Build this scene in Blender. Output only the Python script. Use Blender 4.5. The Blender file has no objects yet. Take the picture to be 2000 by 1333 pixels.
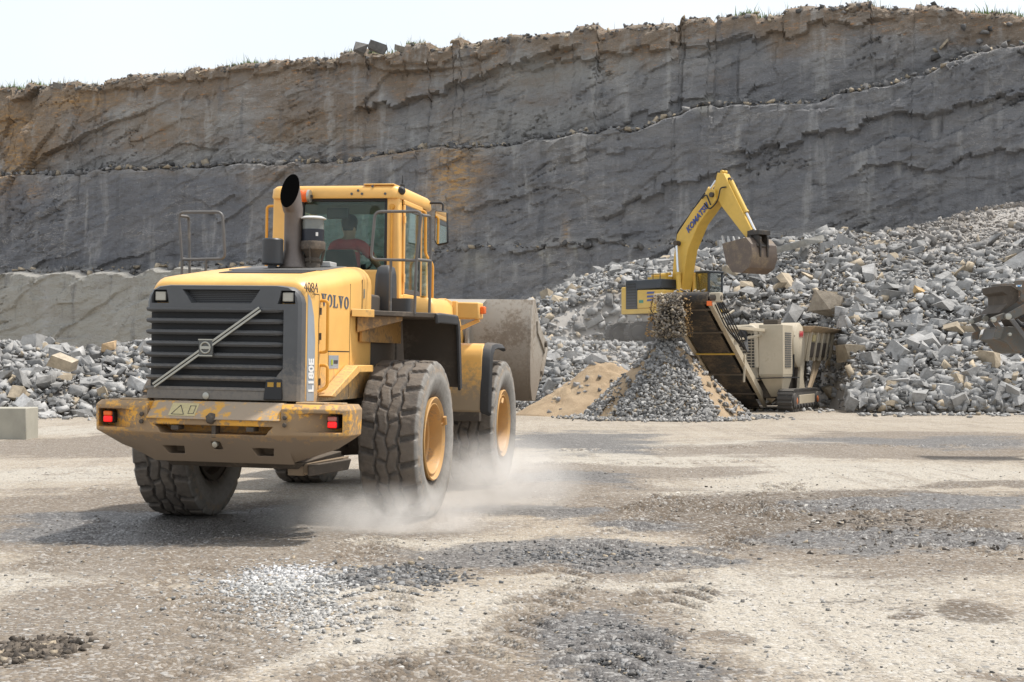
import bpy, bmesh, math, random
import numpy as np
from mathutils import Vector, Matrix
R = math.radians
random.seed(7); rng = np.random.default_rng(11)
sc = bpy.context.scene
col = sc.collection

def nd(nt, typ, ins=None, **props):
    n = nt.nodes.new(typ)
    for k, v in props.items(): setattr(n, k, v)
    for k, v in (ins or {}).items():
        if isinstance(v, bpy.types.NodeSocket): nt.links.new(v, n.inputs[k])
        else: n.inputs[k].default_value = v
    return n

# ------------------------------------------------------------------ camera
F_PX, CAM_H, HOR = 2700.0, 1.73, 705.0          # focal length in photo pixels, eye height, horizon row
cam = bpy.data.cameras.new('camera'); cam_o = bpy.data.objects.new('camera', cam); col.objects.link(cam_o)
cam_o.location = (0, 0, CAM_H); cam_o.rotation_euler = (R(90), 0, 0)
cam.sensor_width = 36; cam.lens = F_PX / 2000 * 36; cam.shift_y = (HOR - 666.5) / 2000
cam.clip_start = .1; cam.clip_end = 3000
sc.camera = cam_o
sc.cycles.volume_bounces = 4; sc.cycles.max_bounces = 12; sc.cycles.transparent_max_bounces = 16
sc.render.resolution_x, sc.render.resolution_y = 1024, 682

# ------------------------------------------------------------------ light
SUN_EL, SUN_AZ = R(65), R(72)                   # azimuth clockwise from +Y (view direction): sun from the right, a little ahead
w = bpy.data.worlds.new('World'); sc.world = w; w.use_nodes = True
wn = w.node_tree
sky = wn.nodes.new('ShaderNodeTexSky'); sky.sky_type = 'NISHITA'; sky.sun_disc = False
sky.sun_elevation = SUN_EL; sky.sun_rotation = SUN_AZ
sky.air_density = 1.0; sky.dust_density = 4.5; sky.ozone_density = 1.0; sky.altitude = 200
# thin bright veil of high cloud over the blue
vn = nd(wn, 'ShaderNodeTexNoise', {'Vector': nd(wn, 'ShaderNodeTexCoord').outputs['Generated'], 'Scale': 1.6, 'Detail': 5., 'Roughness': .5})
vf = nd(wn, 'ShaderNodeMapRange', {'Value': vn.outputs[0], 'From Min': .3, 'From Max': .7, 'To Min': .62, 'To Max': .86})
vm = wn.nodes.new('ShaderNodeMix'); vm.data_type = 'RGBA'; wn.links.new(vf.outputs[0], vm.inputs[0]); wn.links.new(sky.outputs[0], vm.inputs[6]); vm.inputs[7].default_value = (6.1, 6.4, 6.7, 1)
wn.links.new(vm.outputs[2], wn.nodes['Background'].inputs[0])
wn.nodes['Background'].inputs[1].default_value = .10
sun = bpy.data.lights.new('sun', 'SUN'); sun.energy = 2.6; sun.angle = R(3); sun.color = (1, .955, .89)
sun_o = bpy.data.objects.new('sun', sun); col.objects.link(sun_o)
sd = Vector((math.sin(SUN_AZ)*math.cos(SUN_EL), math.cos(SUN_AZ)*math.cos(SUN_EL), math.sin(SUN_EL)))
sun_o.rotation_euler = sd.to_track_quat('Z', 'Y').to_euler()
sc.view_settings.view_transform = 'Standard'; sc.view_settings.look = 'None'
sc.view_settings.exposure = .86; sc.view_settings.gamma = 1

# ------------------------------------------------------------------ node helpers
def c4(c): return (c[0], c[1], c[2], 1)
def noise(nt, co, scale, detail=4, rough=.55, dist=0, typ='Fac'):
    return nd(nt, 'ShaderNodeTexNoise', {'Vector': co, 'Scale': scale, 'Detail': detail, 'Roughness': rough, 'Distortion': dist}).outputs[typ]
def ramp(nt, fac, a, b, lo=0., hi=1.):
    return nd(nt, 'ShaderNodeMapRange', {'Value': fac, 'From Min': a, 'From Max': b, 'To Min': lo, 'To Max': hi}, interpolation_type='SMOOTHSTEP').outputs[0]
def mx(nt, fac, a, b, mode='MIX'):
    n = nt.nodes.new('ShaderNodeMix'); n.data_type = 'RGBA'; n.blend_type = mode
    for i, v in ((0, fac), (6, a), (7, b)):
        if isinstance(v, bpy.types.NodeSocket): nt.links.new(v, n.inputs[i])
        else: n.inputs[i].default_value = v if i == 0 else c4(v)
    return n.outputs[2]
def mt(nt, op, a, b=0.):
    n = nt.nodes.new('ShaderNodeMath'); n.operation = op
    for i, v in ((0, a), (1, b)):
        if isinstance(v, bpy.types.NodeSocket): nt.links.new(v, n.inputs[i])
        else: n.inputs[i].default_value = v
    return n.outputs[0]
def new_mat(name):
    m = bpy.data.materials.new(name); m.use_nodes = True
    nt = m.node_tree; b = nt.nodes['Principled BSDF']
    return m, nt, b
def bump(nt, b, h, strength=.3, dist=.02):
    n = nd(nt, 'ShaderNodeBump', {'Height': h, 'Strength': strength, 'Distance': dist}); nt.links.new(n.outputs[0], b.inputs['Normal'])

def paint(name, base, dirt=(.20, .165, .13), amt=.35, rough=.42, scale=2.2, dust=.35, spots=.5, metal=0., low=None, edge=.14):
    """painted metal with dust, splashes, small stains and dust lying on upward faces"""
    m, nt, b = new_mat(name)
    co = nd(nt, 'ShaderNodeTexCoord').outputs['Object']
    n1 = noise(nt, co, scale, 6, .62); n2 = noise(nt, co, scale*9, 5, .7); n3 = noise(nt, co, scale*38, 3, .6)
    c = mx(nt, ramp(nt, n1, .3, .7), tuple(x*.9 for x in base), tuple(min(1, x*1.06) for x in base))
    blend = mt(nt, 'ADD', mt(nt, 'MULTIPLY', n1, .6), mt(nt, 'MULTIPLY', n2, .4))
    d = ramp(nt, blend, .66-.3*amt, .66-.3*amt+edge, 0, min(1., .35+amt*.7))
    nz = nd(nt, 'ShaderNodeSeparateXYZ', {0: nd(nt, 'ShaderNodeNewGeometry').outputs['Normal']}).outputs[2]
    up = mt(nt, 'MULTIPLY', ramp(nt, nz, .55, 1.0), mt(nt, 'MULTIPLY', ramp(nt, n2, .2, .75), dust))
    d = mt(nt, 'MAXIMUM', d, up)
    if low:                                   # mud thrown up from the road, plus painted shade on the bucket: thick low down, fading with height
        z = nd(nt, 'ShaderNodeSeparateXYZ', {0: co}).outputs[2]
        lo = ramp(nt, mt(nt, 'ADD', z, mt(nt, 'MULTIPLY', mt(nt, 'SUBTRACT', n2, .5), low[2])), low[0], low[1], .95, 0)
        d = mt(nt, 'MAXIMUM', d, lo)
    c = mx(nt, d, c, dirt)
    sp = ramp(nt, n3, .70, .76, 0, spots)
    c = mx(nt, sp, c, tuple(x*.6 for x in dirt))
    nt.links.new(c, b.inputs['Base Color'])
    nt.links.new(mt(nt, 'ADD', mt(nt, 'MULTIPLY', d, .35), rough), b.inputs['Roughness'])
    b.inputs['Metallic'].default_value = metal
    bump(nt, b, n2, .06, .01)
    return m
def plain(name, base, rough=.6, metal=0., var=.15, scale=12, bmp=.15, emit=None):
    m, nt, b = new_mat(name)
    co = nd(nt, 'ShaderNodeTexCoord').outputs['Object']
    n = noise(nt, co, scale, 6, .65)
    nt.links.new(mx(nt, n, tuple(x*(1-var) for x in base), tuple(min(1, x*(1+var)) for x in base)), b.inputs['Base Color'])
    b.inputs['Roughness'].default_value = rough; b.inputs['Metallic'].default_value = metal
    if bmp: bump(nt, b, n, bmp, .01)
    if emit:
        b.inputs['Emission Color'].default_value = c4(emit[0]); b.inputs['Emission Strength'].default_value = emit[1]
    return m
def glass(name, tint, refl=.12):
    m, nt, b = new_mat(name); nt.nodes.remove(b)
    tr = nd(nt, 'ShaderNodeBsdfTransparent', {0: c4(tint)}); gl = nd(nt, 'ShaderNodeBsdfGlossy', {'Color': (1, 1, 1, 1), 'Roughness': .03})
    fr = nd(nt, 'ShaderNodeFresnel', {'IOR': 1.5})
    co = nd(nt, 'ShaderNodeTexCoord').outputs['Object']
    df = nd(nt, 'ShaderNodeBsdfDiffuse', {0: (.45, .42, .36, 1)})
    m1 = nd(nt, 'ShaderNodeMixShader', {0: mt(nt, 'ADD', mt(nt, 'MULTIPLY', fr.outputs[0], .6), (refl-.1)*.3), 1: tr.outputs[0], 2: gl.outputs[0]})
    m2 = nd(nt, 'ShaderNodeMixShader', {0: ramp(nt, noise(nt, co, 5, 5), .35, .8, .0, .05), 1: m1.outputs[0], 2: df.outputs[0]})
    nt.links.new(m2.outputs[0], nt.nodes['Material Output'].inputs[0])
    return m

# ------------------------------------------------------------------ mesh helpers
def V(*a): return Vector(a)
class MB:
    def __init__(s): s.v = []; s.f = []
    def add(s, vs, fs):
        o = len(s.v); s.v += [tuple(x) for x in vs]; s.f += [tuple(i+o for i in f) for f in fs]; return s
    def hexa(s, p):      # 0-3 bottom ring, 4-7 top ring
        return s.add(p, [(3, 2, 1, 0), (4, 5, 6, 7), (0, 1, 5, 4), (1, 2, 6, 5), (2, 3, 7, 6), (3, 0, 4, 7)])
    def box(s, a, b, M=None):
        x0, y0, z0 = a; x1, y1, z1 = b
        p = [(x0, y0, z0), (x1, y0, z0), (x1, y1, z0), (x0, y1, z0), (x0, y0, z1), (x1, y0, z1), (x1, y1, z1), (x0, y1, z1)]
        if M is not None: p = [M @ Vector(q) for q in p]
        return s.hexa(p)
    def beam(s, a, b, wd, ht, up=(0, 0, 1), wd2=None, ht2=None):   # box from a to b, width across, height along up
        a = Vector(a); b = Vector(b); d = (b-a).normalized(); sd_ = d.cross(Vector(up)).normalized(); u = sd_.cross(d)
        wd2 = wd2 or wd; ht2 = ht2 or ht; p = []
        for q, W, H in ((a, wd, ht), (b, wd2, ht2)):
            p += [q - sd_*W/2 - u*H/2, q + sd_*W/2 - u*H/2, q + sd_*W/2 + u*H/2, q - sd_*W/2 + u*H/2]
        return s.hexa(p)
    def prism(s, poly, ax, a0, a1):   # polygon in the other two axes, extruded along axis ax
        n = len(poly); vs = []
        for a in (a0, a1):
            for p in poly:
                q = list(p); q.insert(ax, a); vs.append(tuple(q))
        return s.add(vs, [tuple(range(n))[::-1], tuple(range(n, 2*n))] + [(i, (i+1) % n, n+(i+1) % n, n+i) for i in range(n)])
    def loft(s, loops, caps=True, closed=True):
        n = len(loops[0]); vs = [p for l in loops for p in l]; fs = []
        for k in range(len(loops)-1):
            for i in range(n if closed else n-1):
                j = (i+1) % n; fs.append((k*n+i, k*n+j, (k+1)*n+j, (k+1)*n+i))
        if caps: fs += [tuple(range(n))[::-1], tuple(range((len(loops)-1)*n, len(loops)*n))]
        return s.add(vs, fs)
    def tube(s, pts, r, n=8, closed=False, caps=True):
        pts = [Vector(p) for p in pts]; L = len(pts); loops = []; ref = None
        for i, p in enumerate(pts):
            if closed: d = pts[(i+1) % L]-pts[i-1]
            else: d = pts[min(i+1, L-1)]-pts[max(i-1, 0)]
            d.normalize()
            if ref is None: ref = d.orthogonal().normalized()
            x = (ref - d*ref.dot(d)).normalized(); y = d.cross(x); ref = x
            rr = r[i] if isinstance(r, (list, tuple)) else r
            loops.append([p + (x*math.cos(t)+y*math.sin(t))*rr for t in (2*math.pi*k/n for k in range(n))])
        if closed: loops.append(loops[0]); caps = False
        return s.loft(loops, caps)
    def lathe(s, prof, n=24, o=(0, 0, 0), ax=(0, 0, 1), cap=True):   # prof: (radius, height)
        ax = Vector(ax).normalized(); x = ax.orthogonal().normalized(); y = ax.cross(x); o = Vector(o)
        loops = [[o + ax*h + (x*math.cos(t)+y*math.sin(t))*max(r, 1e-4) for t in (2*math.pi*k/n for k in range(n))] for r, h in prof]
        return s.loft(loops, cap)
    def xf(s, M): s.v = [tuple(M @ Vector(p)) for p in s.v]; return s
    def mesh(s, name):
        me = bpy.data.meshes.new(name); me.from_pydata(s.v, [], s.f)
        bm = bmesh.new(); bm.from_mesh(me); bmesh.ops.recalc_face_normals(bm, faces=bm.faces); bm.to_mesh(me); bm.free()
        return me
    def build(s, name, mat, parent=None, bev=0., smooth=35, seg=2):
        me = s.mesh(name); o = bpy.data.objects.new(name, me); col.objects.link(o); o.parent = parent
        me.materials.append(mat)
        if smooth: shade(me, smooth)
        if bev:
            b = o.modifiers.new('bevel', 'BEVEL'); b.width = bev; b.segments = seg; b.limit_method = 'ANGLE'; b.angle_limit = R(40); b.harden_normals = False
        return o
def shade(me, ang=35):
    me.polygons.foreach_set('use_smooth', [True]*len(me.polygons)); me.set_sharp_from_angle(angle=R(ang))
def fillet(pts, r, n=4, closed=False):
    pts = [Vector(p) for p in pts]; out = []; L = len(pts)
    for i, p in enumerate(pts):
        if not closed and i in (0, L-1): out.append(p); continue
        a = pts[i-1]-p; b = pts[(i+1) % L]-p; k = min(r, a.length*.45, b.length*.45)
        A = p+a.normalized()*k; B = p+b.normalized()*k
        for t in (j/n for j in range(n+1)): out.append(A*(1-t)**2 + p*2*t*(1-t) + B*t*t)
    return out
def cut(o, cutter):
    """carve a pocket: boolean difference baked into the mesh at once"""
    me = cutter.mesh('tmp'); c = bpy.data.objects.new('tmp', me); col.objects.link(c); c.parent = o.parent
    m = o.modifiers.new('cut', 'BOOLEAN'); m.object = c; m.solver = 'EXACT'; m.operation = 'DIFFERENCE'
    bpy.context.view_layer.update()
    dg = bpy.context.evaluated_depsgraph_get()
    nm = bpy.data.meshes.new_from_object(o.evaluated_get(dg)); o.modifiers.clear(); o.data = nm
    bpy.data.objects.remove(c)
def text(name, s, size, mat, parent, origin, xdir, ydir, ext=.003, bold=.0, sx=1., align='CENTER', font_shear=0.):
    cu = bpy.data.curves.new('t', 'FONT'); cu.body = s; cu.size = size; cu.extrude = ext; cu.offset = bold; cu.align_x = align; cu.shear = font_shear
    cu.resolution_u = 3
    o = bpy.data.objects.new('t', cu); col.objects.link(o); bpy.context.view_layer.update()
    me = bpy.data.meshes.new_from_object(o.evaluated_get(bpy.context.evaluated_depsgraph_get())); bpy.data.objects.remove(o)
    x = Vector(xdir).normalized(); y = Vector(ydir); y = (y-x*y.dot(x)).normalized(); z = x.cross(y)
    M = Matrix(((x.x*sx, y.x, z.x, origin[0]), (x.y*sx, y.y, z.y, origin[1]), (x.z*sx, y.z, z.z, origin[2]), (0, 0, 0, 1)))
    me.transform(M); me.materials.clear(); me.materials.append(mat); me.name = name
    t = bpy.data.objects.new(name, me); col.objects.link(t); t.parent = parent; return t
def tag(o, label=None, cat=None, group=None, kind=None):
    if label: o['label'] = label
    if cat: o['category'] = cat
    if group: o['group'] = group
    if kind: o['kind'] = kind
    return o
def thing(name, label, cat, loc=(0, 0, 0), rot=(0, 0, 0), group=None):
    o = bpy.data.objects.new(name, None); col.objects.link(o); o.location = loc; o.rotation_euler = rot; o.empty_display_size = .3
    return tag(o, label, cat, group)
def G(px, py, z=0.):           # ground point seen at a photo pixel
    Y = (CAM_H-z)*F_PX/(py-HOR); return (px-1000)/F_PX*Y, Y
def sub(o, name, parent):      # re-parent helper for sub-parts
    o.name = name; o.parent = parent; return o

# ------------------------------------------------------------------ numpy noise
def _h(i, j, seed):
    n = (i*374761393 + j*668265263 + seed*1274126177) & 0xffffffff
    n = ((n ^ (n >> 13))*1274126177) & 0xffffffff
    return ((n ^ (n >> 16)) & 0xffffff)/float(0xffffff)
def vnoise(x, y, seed=0):
    xi = np.floor(x).astype(np.int64); yi = np.floor(y).astype(np.int64); fx = x-xi; fy = y-yi
    fx = fx*fx*fx*(fx*(fx*6-15)+10); fy = fy*fy*fy*(fy*(fy*6-15)+10)
    a = _h(xi, yi, seed); b = _h(xi+1, yi, seed); c = _h(xi, yi+1, seed); d = _h(xi+1, yi+1, seed)
    return (a*(1-fx)+b*fx)*(1-fy)+(c*(1-fx)+d*fx)*fy
def fbm(x, y, oct=5, seed=0, gain=.5):
    t = 0; a = 1; n = 0
    for k in range(oct):
        t = t+a*vnoise(x*2**k+17.3*k, y*2**k-9.1*k, seed+k); n += a; a *= gain
    return t/n-.5
def cells(x, y, seed):
    """nearest jittered cell: returns random ids (3) and offset from its centre, plus distance to the border"""
    xi = np.floor(x).astype(np.int64); yi = np.floor(y).astype(np.int64)
    b = np.full(x.shape, 9.); b2 = np.full(x.shape, 9.); ri = np.zeros_like(xi); rj = np.zeros_like(yi); ox = np.zeros(x.shape); oy = np.zeros(x.shape)
    for di in (-1, 0, 1):
        for dj in (-1, 0, 1):
            i = xi+di; j = yi+dj
            cx = i+.1+.8*_h(i, j, seed); cy = j+.1+.8*_h(i, j, seed+1)
            d = np.abs(x-cx)*.7+np.hypot(x-cx, y-cy)*.6+np.abs(y-cy)*.3
            m = d < b; b2 = np.where(m, b, np.minimum(b2, d))
            b = np.where(m, d, b); ri = np.where(m, i, ri); rj = np.where(m, j, rj); ox = np.where(m, x-cx, ox); oy = np.where(m, y-cy, oy)
    return _h(ri, rj, seed+2), _h(ri, rj, seed+3), _h(ri, rj, seed+4), ox, oy, b2-b
def np_mesh(name, verts, faces, mat, smooth=None, attr=None, parent=None):
    """faces: (n,k) int array"""
    me = bpy.data.meshes.new(name); n, k = faces.shape
    me.vertices.add(len(verts)); me.vertices.foreach_set('co', np.ascontiguousarray(verts, np.float32).ravel())
    me.loops.add(n*k); me.loops.foreach_set('vertex_index', np.ascontiguousarray(faces, np.int32).ravel())
    me.polygons.add(n); me.polygons.foreach_set('loop_start', np.arange(0, n*k, k, dtype=np.int32))
    me.update(calc_edges=True); me.validate()
    if attr is not None:
        for an, arr in attr.items():
            a = me.attributes.new(an, 'FLOAT_COLOR', 'POINT'); a.data.foreach_set('color', np.ascontiguousarray(arr, np.float32).ravel())
    me.materials.append(mat)
    if smooth: me.polygons.foreach_set('use_smooth', [True]*n)
    if smooth and smooth is not True: me.set_sharp_from_angle(angle=R(smooth))
    o = bpy.data.objects.new(name, me); col.objects.link(o); o.parent = parent
    return o
def grid_faces(nr, nc):
    a = np.arange(nr*nc).reshape(nr, nc)
    return np.stack([a[:-1, :-1].ravel(), a[:-1, 1:].ravel(), a[1:, 1:].ravel(), a[1:, :-1].ravel()], 1)
# ================================================================== GROUND
def ground_height(X, Y):
    z = .10*fbm(X*.16, Y*.16, 3, 5) + .045*fbm(X*.9, Y*.9, 4, 9)
    z = z*np.clip((60-Y)/20, .3, 1)
    z -= .055*np.exp(-(((X+3.55)/.9)**2+((Y-15.7)/1.6)**2))        # rut under the left rear wheel
    return z
def ell(px, py, rx, ry, rot=0.):        # ground patch: centre and semi-axes in metres
    cx, cy = G(px, py); return (cx, cy, rx/F_PX*cy, abs(G(px, py-ry)[1]-G(px, py+ry)[1])/2, R(rot))
PATCH = {   # stains of the yard: moist and soaked earth, some painted as loader shadow, pale gravel, churned mud
 'damp_shade': [ell(230, 1210, 330, 110), ell(420, 1080, 460, 45), ell(560, 1010, 420, 45), ell(380, 1260, 200, 80), ell(120, 1000, 330, 60), ell(480, 1040, 330, 60), ell(1000, 1100, 380, 32), ell(1180, 1240, 210, 90), ell(850, 1320, 330, 40), ell(1300, 985, 250, 24),
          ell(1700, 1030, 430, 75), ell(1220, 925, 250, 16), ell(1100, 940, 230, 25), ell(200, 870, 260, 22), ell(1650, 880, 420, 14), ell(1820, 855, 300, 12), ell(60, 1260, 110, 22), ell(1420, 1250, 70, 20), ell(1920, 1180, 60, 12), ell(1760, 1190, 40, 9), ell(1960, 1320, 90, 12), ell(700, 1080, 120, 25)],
 'wet_shade': [ell(1090, 1085, 300, 26), ell(1190, 1270, 150, 70), ell(1100, 1060, 160, 22), ell(1370, 1085, 110, 9), ell(800, 1135, 130, 22), ell(300, 1020, 320, 28), ell(1130, 860, 170, 22), ell(1130, 935, 130, 14), ell(1210, 945, 70, 6), ell(1800, 863, 230, 10), ell(1680, 1075, 90, 9), ell(1800, 990, 260, 14), ell(1960, 1000, 60, 6), ell(1800, 1060, 260, 22), ell(100, 1040, 150, 20), ell(500, 1010, 180, 20), ell(1050, 1000, 140, 10), ell(1300, 1020, 90, 10)],
 'pale': [ell(90, 1130, 170, 40), ell(140, 1090, 140, 16), ell(620, 1140, 200, 45), ell(650, 1230, 330, 60), ell(1350, 1150, 330, 50), ell(1650, 1230, 420, 75), ell(700, 1050, 300, 26), ell(1650, 925, 560, 22), ell(1550, 1130, 420, 40), ell(1800, 1270, 330, 70), ell(1450, 960, 300, 16), ell(1150, 905, 280, 14), ell(1350, 890, 330, 14), ell(100, 930, 230, 16), ell(1000, 1180, 130, 26), ell(980, 1075, 240, 10), ell(150, 840, 150, 9), ell(1500, 870, 300, 8), ell(100, 1200, 190, 30)],
 'mud': [ell(1650, 990, 420, 34), ell(1570, 985, 70, 16), ell(1850, 1040, 220, 40), ell(1750, 1040, 300, 30), ell(60, 1270, 110, 24), ell(1500, 1030, 160, 30), ell(1180, 1000, 90, 12), ell(1930, 950, 180, 8), ell(1900, 1190, 60, 18), ell(1760, 1190, 40, 10)]}
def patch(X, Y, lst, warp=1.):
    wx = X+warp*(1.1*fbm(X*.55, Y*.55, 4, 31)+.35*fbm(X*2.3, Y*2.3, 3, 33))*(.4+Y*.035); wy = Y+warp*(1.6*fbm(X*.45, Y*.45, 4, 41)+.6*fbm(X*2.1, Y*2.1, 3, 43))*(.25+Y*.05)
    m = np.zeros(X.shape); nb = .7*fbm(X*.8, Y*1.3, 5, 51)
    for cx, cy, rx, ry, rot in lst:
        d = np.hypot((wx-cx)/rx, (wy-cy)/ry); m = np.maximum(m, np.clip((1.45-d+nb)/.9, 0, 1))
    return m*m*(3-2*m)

def ground_mat():
    m, nt, b = new_mat('yard_gravel')
    co = nd(nt, 'ShaderNodeTexCoord').outputs['Object']
    at = nd(nt, 'ShaderNodeAttribute', attribute_name='stain')
    s = nd(nt, 'ShaderNodeSeparateColor', {0: at.outputs['Color']}); damp_shade, wet_shade, pale = s.outputs[0], s.outputs[1], s.outputs[2]; mud = at.outputs['Alpha']
    st = nd(nt, 'ShaderNodeMapping', {'Vector': co, 'Scale': (.55, 1, 1), 'Rotation': (0, 0, R(-14))}).outputs[0]
    sk = nd(nt, 'ShaderNodeMapping', {'Vector': co, 'Rotation': (0, 0, R(12)), 'Scale': (2.6, .22, 1)}).outputs[0]; ns = noise(nt, sk, 1., 6, .66, .5)
    n1 = noise(nt, st, .35, 6, .65); n2 = noise(nt, st, 1.5, 8, .72, .4); n3 = noise(nt, co, 16, 5, .72); n4 = noise(nt, st, 70, 3, .6)
    v1 = nd(nt, 'ShaderNodeTexVoronoi', {'Vector': co, 'Scale': 42.}); v2 = nd(nt, 'ShaderNodeTexVoronoi', {'Vector': co, 'Scale': 17.})
    c = mx(nt, ramp(nt, n1, .3, .7), (.315, .265, .20), (.375, .325, .258))
    c = mx(nt, ramp(nt, n2, .40, .68, 0, .62), c, (.29, .24, .185))
    c = mx(nt, mt(nt, 'MULTIPLY', ramp(nt, n2, .15, .5, .45, 1), pale), c, (.40, .362, .302))
    c = mx(nt, ramp(nt, ns, .50, .66, 0, .55), c, (.235, .195, .15)); c = mx(nt, ramp(nt, ns, .46, .34, 0, .45), c, (.39, .345, .282))
    brk = lambda msk, k, a, bb: ramp(nt, mt(nt, 'ADD', msk, mt(nt, 'MULTIPLY', mt(nt, 'SUBTRACT', mt(nt, 'ADD', mt(nt, 'MULTIPLY', n3, .45), mt(nt, 'MULTIPLY', n2, .55)), .5), k)), a, bb)
    c = mx(nt, mt(nt, 'MULTIPLY', brk(damp_shade, 3.6, .06, .8), .85), c, (.16, .127, .095))
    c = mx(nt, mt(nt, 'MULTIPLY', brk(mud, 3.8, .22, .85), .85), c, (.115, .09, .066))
    wm = brk(wet_shade, 3.4, .12, .8)
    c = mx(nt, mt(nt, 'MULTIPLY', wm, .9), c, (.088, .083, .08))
    # individual stones: each cell its own grey
    sc_ = nd(nt, 'ShaderNodeSeparateColor', {0: v1.outputs['Color']}); s2 = nd(nt, 'ShaderNodeSeparateColor', {0: v2.outputs['Color']})
    c = mx(nt, ramp(nt, sc_.outputs[0], .60, .95, 0, .34), c, (.62, .60, .56))
    c = mx(nt, ramp(nt, sc_.outputs[1], .74, .95, 0, .45), c, (.13, .12, .11))
    c = mx(nt, mt(nt, 'MULTIPLY', ramp(nt, s2.outputs[0], .86, .93, 0, .45), ramp(nt, v2.outputs['Distance'], .3, .5, 1, 0)), c, (.50, .49, .47))
    c = mx(nt, mt(nt, 'MULTIPLY', ramp(nt, s2.outputs[1], .89, .94, 0, .55), ramp(nt, v2.outputs['Distance'], .3, .5, 1, 0)), c, (.10, .10, .10))
    c = mx(nt, ramp(nt, n4, .58, .75, 0, .35), c, (.16, .14, .12))
    nt.links.new(c, b.inputs['Base Color'])
    nt.links.new(ramp(nt, mt(nt, 'ADD', wm, mt(nt, 'MULTIPLY', mt(nt, 'SUBTRACT', n3, .5), .8)), .2, 1.2, .95, .38), b.inputs['Roughness'])
    b.inputs['Specular IOR Level'].default_value = .35
    h = mt(nt, 'ADD', mt(nt, 'MULTIPLY', v1.outputs['Distance'], -.7), mt(nt, 'ADD', mt(nt, 'MULTIPLY', n3, 1.0), mt(nt, 'MULTIPLY', v2.outputs['Distance'], -.5)))
    bump(nt, b, h, .75, .03)
    return m
def build_ground():
    nc = 640
    ys = np.concatenate([np.linspace(-8, 5.6, 16), 5.6+6*(np.geomspace(1, 9.4, 560)-1)+.06, np.linspace(58, 320, 40)])
    t = np.concatenate([[-2.6, -1.6], np.linspace(-.62, .62, nc), [1.6, 2.6]])
    Y, T = np.meshgrid(ys, t, indexing='ij'); X = T*(np.abs(Y)*.86+4.2)
    Z = ground_height(X, Y)
    mud = patch(X, Y, PATCH['mud']); damp_shade = patch(X, Y, PATCH['damp_shade']); wet_shade = patch(X, Y, PATCH['wet_shade']); pale = patch(X, Y, PATCH['pale'])
    # tyre lug tracks pressed into the muddy patch
    def track(p0, p1, wd, depth):
        nonlocal Z, mud
        (x0, y0), (x1, y1) = G(*p0), G(*p1); L = math.hypot(x1-x0, y1-y0); dx, dy = (x1-x0)/L, (y1-y0)/L
        a = (X-x0)*dx+(Y-y0)*dy; c = -(X-x0)*dy+(Y-y0)*dx+.12*np.sin(a*.9)
        inside = np.clip((wd-np.abs(c))/.08, 0, 1)*np.clip(a/.4, 0, 1)*np.clip((L-a)/.4, 0, 1)*np.clip(.55+2.2*fbm(X*1.3, Y*1.3, 3, 77), 0, 1)
        lug = np.sin((a+np.abs(c)*.9)*2*np.pi/.34)
        Z += depth*inside*np.clip(lug*2, -1, 1); mud = np.maximum(mud, inside*np.clip(.62-.5*lug, 0, 1)*.85)
    track((1400, 990), (2000, 1090), .34, .042); track((1300, 975), (1950, 1020), .34, .042); track((1640, 965), (1990, 1060), .34, .042)
    track((1380, 960), (1240, 1010), .36, .034); track((1540, 950), (1480, 1030), .36, .034); track((1170, 1000), (1700, 985), .34, .03)
    track((0, 985), (330, 930), .36, .015); track((60, 930), (260, 915), .36, .015)
    for x_ in (330, 690): track((x_, 1333), (x_+(70 if x_ < 500 else 60), 1030), .34, .026)
    track((0, 1130), (260, 1000), .34, .026); track((800, 1333), (1330, 960), .34, .026); track((1100, 1333), (1560, 940), .34, .026); track((1000, 905), (1900, 900), .34, .026); track((1050, 880), (2000, 868), .34, .026)
    Z += mud*(.05*np.abs(fbm(X*3, Y*3, 4, 71)))+.012*fbm(X*6, Y*6, 3, 73)*np.clip((30-Y)/20, 0, 1)
    st = np.stack([damp_shade, wet_shade, pale, mud], -1)
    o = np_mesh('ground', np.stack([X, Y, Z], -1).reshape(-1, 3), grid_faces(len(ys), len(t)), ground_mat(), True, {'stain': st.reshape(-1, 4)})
    tag(o, 'pale gravel and mud quarry yard with moist dark patches and painted loader shadow', 'ground', kind='structure')
build_ground()

# ================================================================== CLIFF
CL = np.array([-36.3, 98.]); CR = np.array([27.4, 74.]); CD = (CR-CL)/np.linalg.norm(CR-CL); CN = np.array([CD[1], -CD[0]]); 
if CN[1] > 0: CN = -CN                             # out of the rock, towards the yard
def cs(px, py):       # photo pixel -> (s, h) on the cliff's own plane
    d = np.array([(px-1000)/F_PX, 1.]); t = np.cross(CL, CD)/np.cross(d, CD); p = d*t
    return float((p-CL) @ CD), CAM_H+(HOR-py)/F_PX*t
def prof(pts): a = np.array([cs(*p) for p in pts]); return lambda s: np.interp(s, a[:, 0], a[:, 1])
TOP = prof([(-500, 200), (0, 172), (100, 165), (180, 158), (300, 145), (480, 122), (700, 99), (760, 97), (860, 85), (1000, 68), (1130, 57), (1220, 46), (1300, 42), (1450, 35), (1560, 22), (1700, 9), (1770, 5), (1800, 14), (1830, 18), (1900, 25), (2000, 40), (2500, 40)])
LED1 = prof([(-400, 350), (0, 350), (110, 345), (180, 342), (330, 330), (480, 321), (560, 318), (760, 305), (860, 296), (1000, 285), (1120, 275), (1200, 260), (1400, 218), (1600, 190), (1750, 170), (1850, 130), (1950, 98), (2000, 90), (2400, 40)])
LED2 = prof([(-400, 550), (0, 548), (80, 540), (170, 522), (300, 540), (400, 522), (650, 502), (900, 496), (1000, 490), (1180, 480), (1400, 472), (1700, 460), (2400, 460)])
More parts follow.
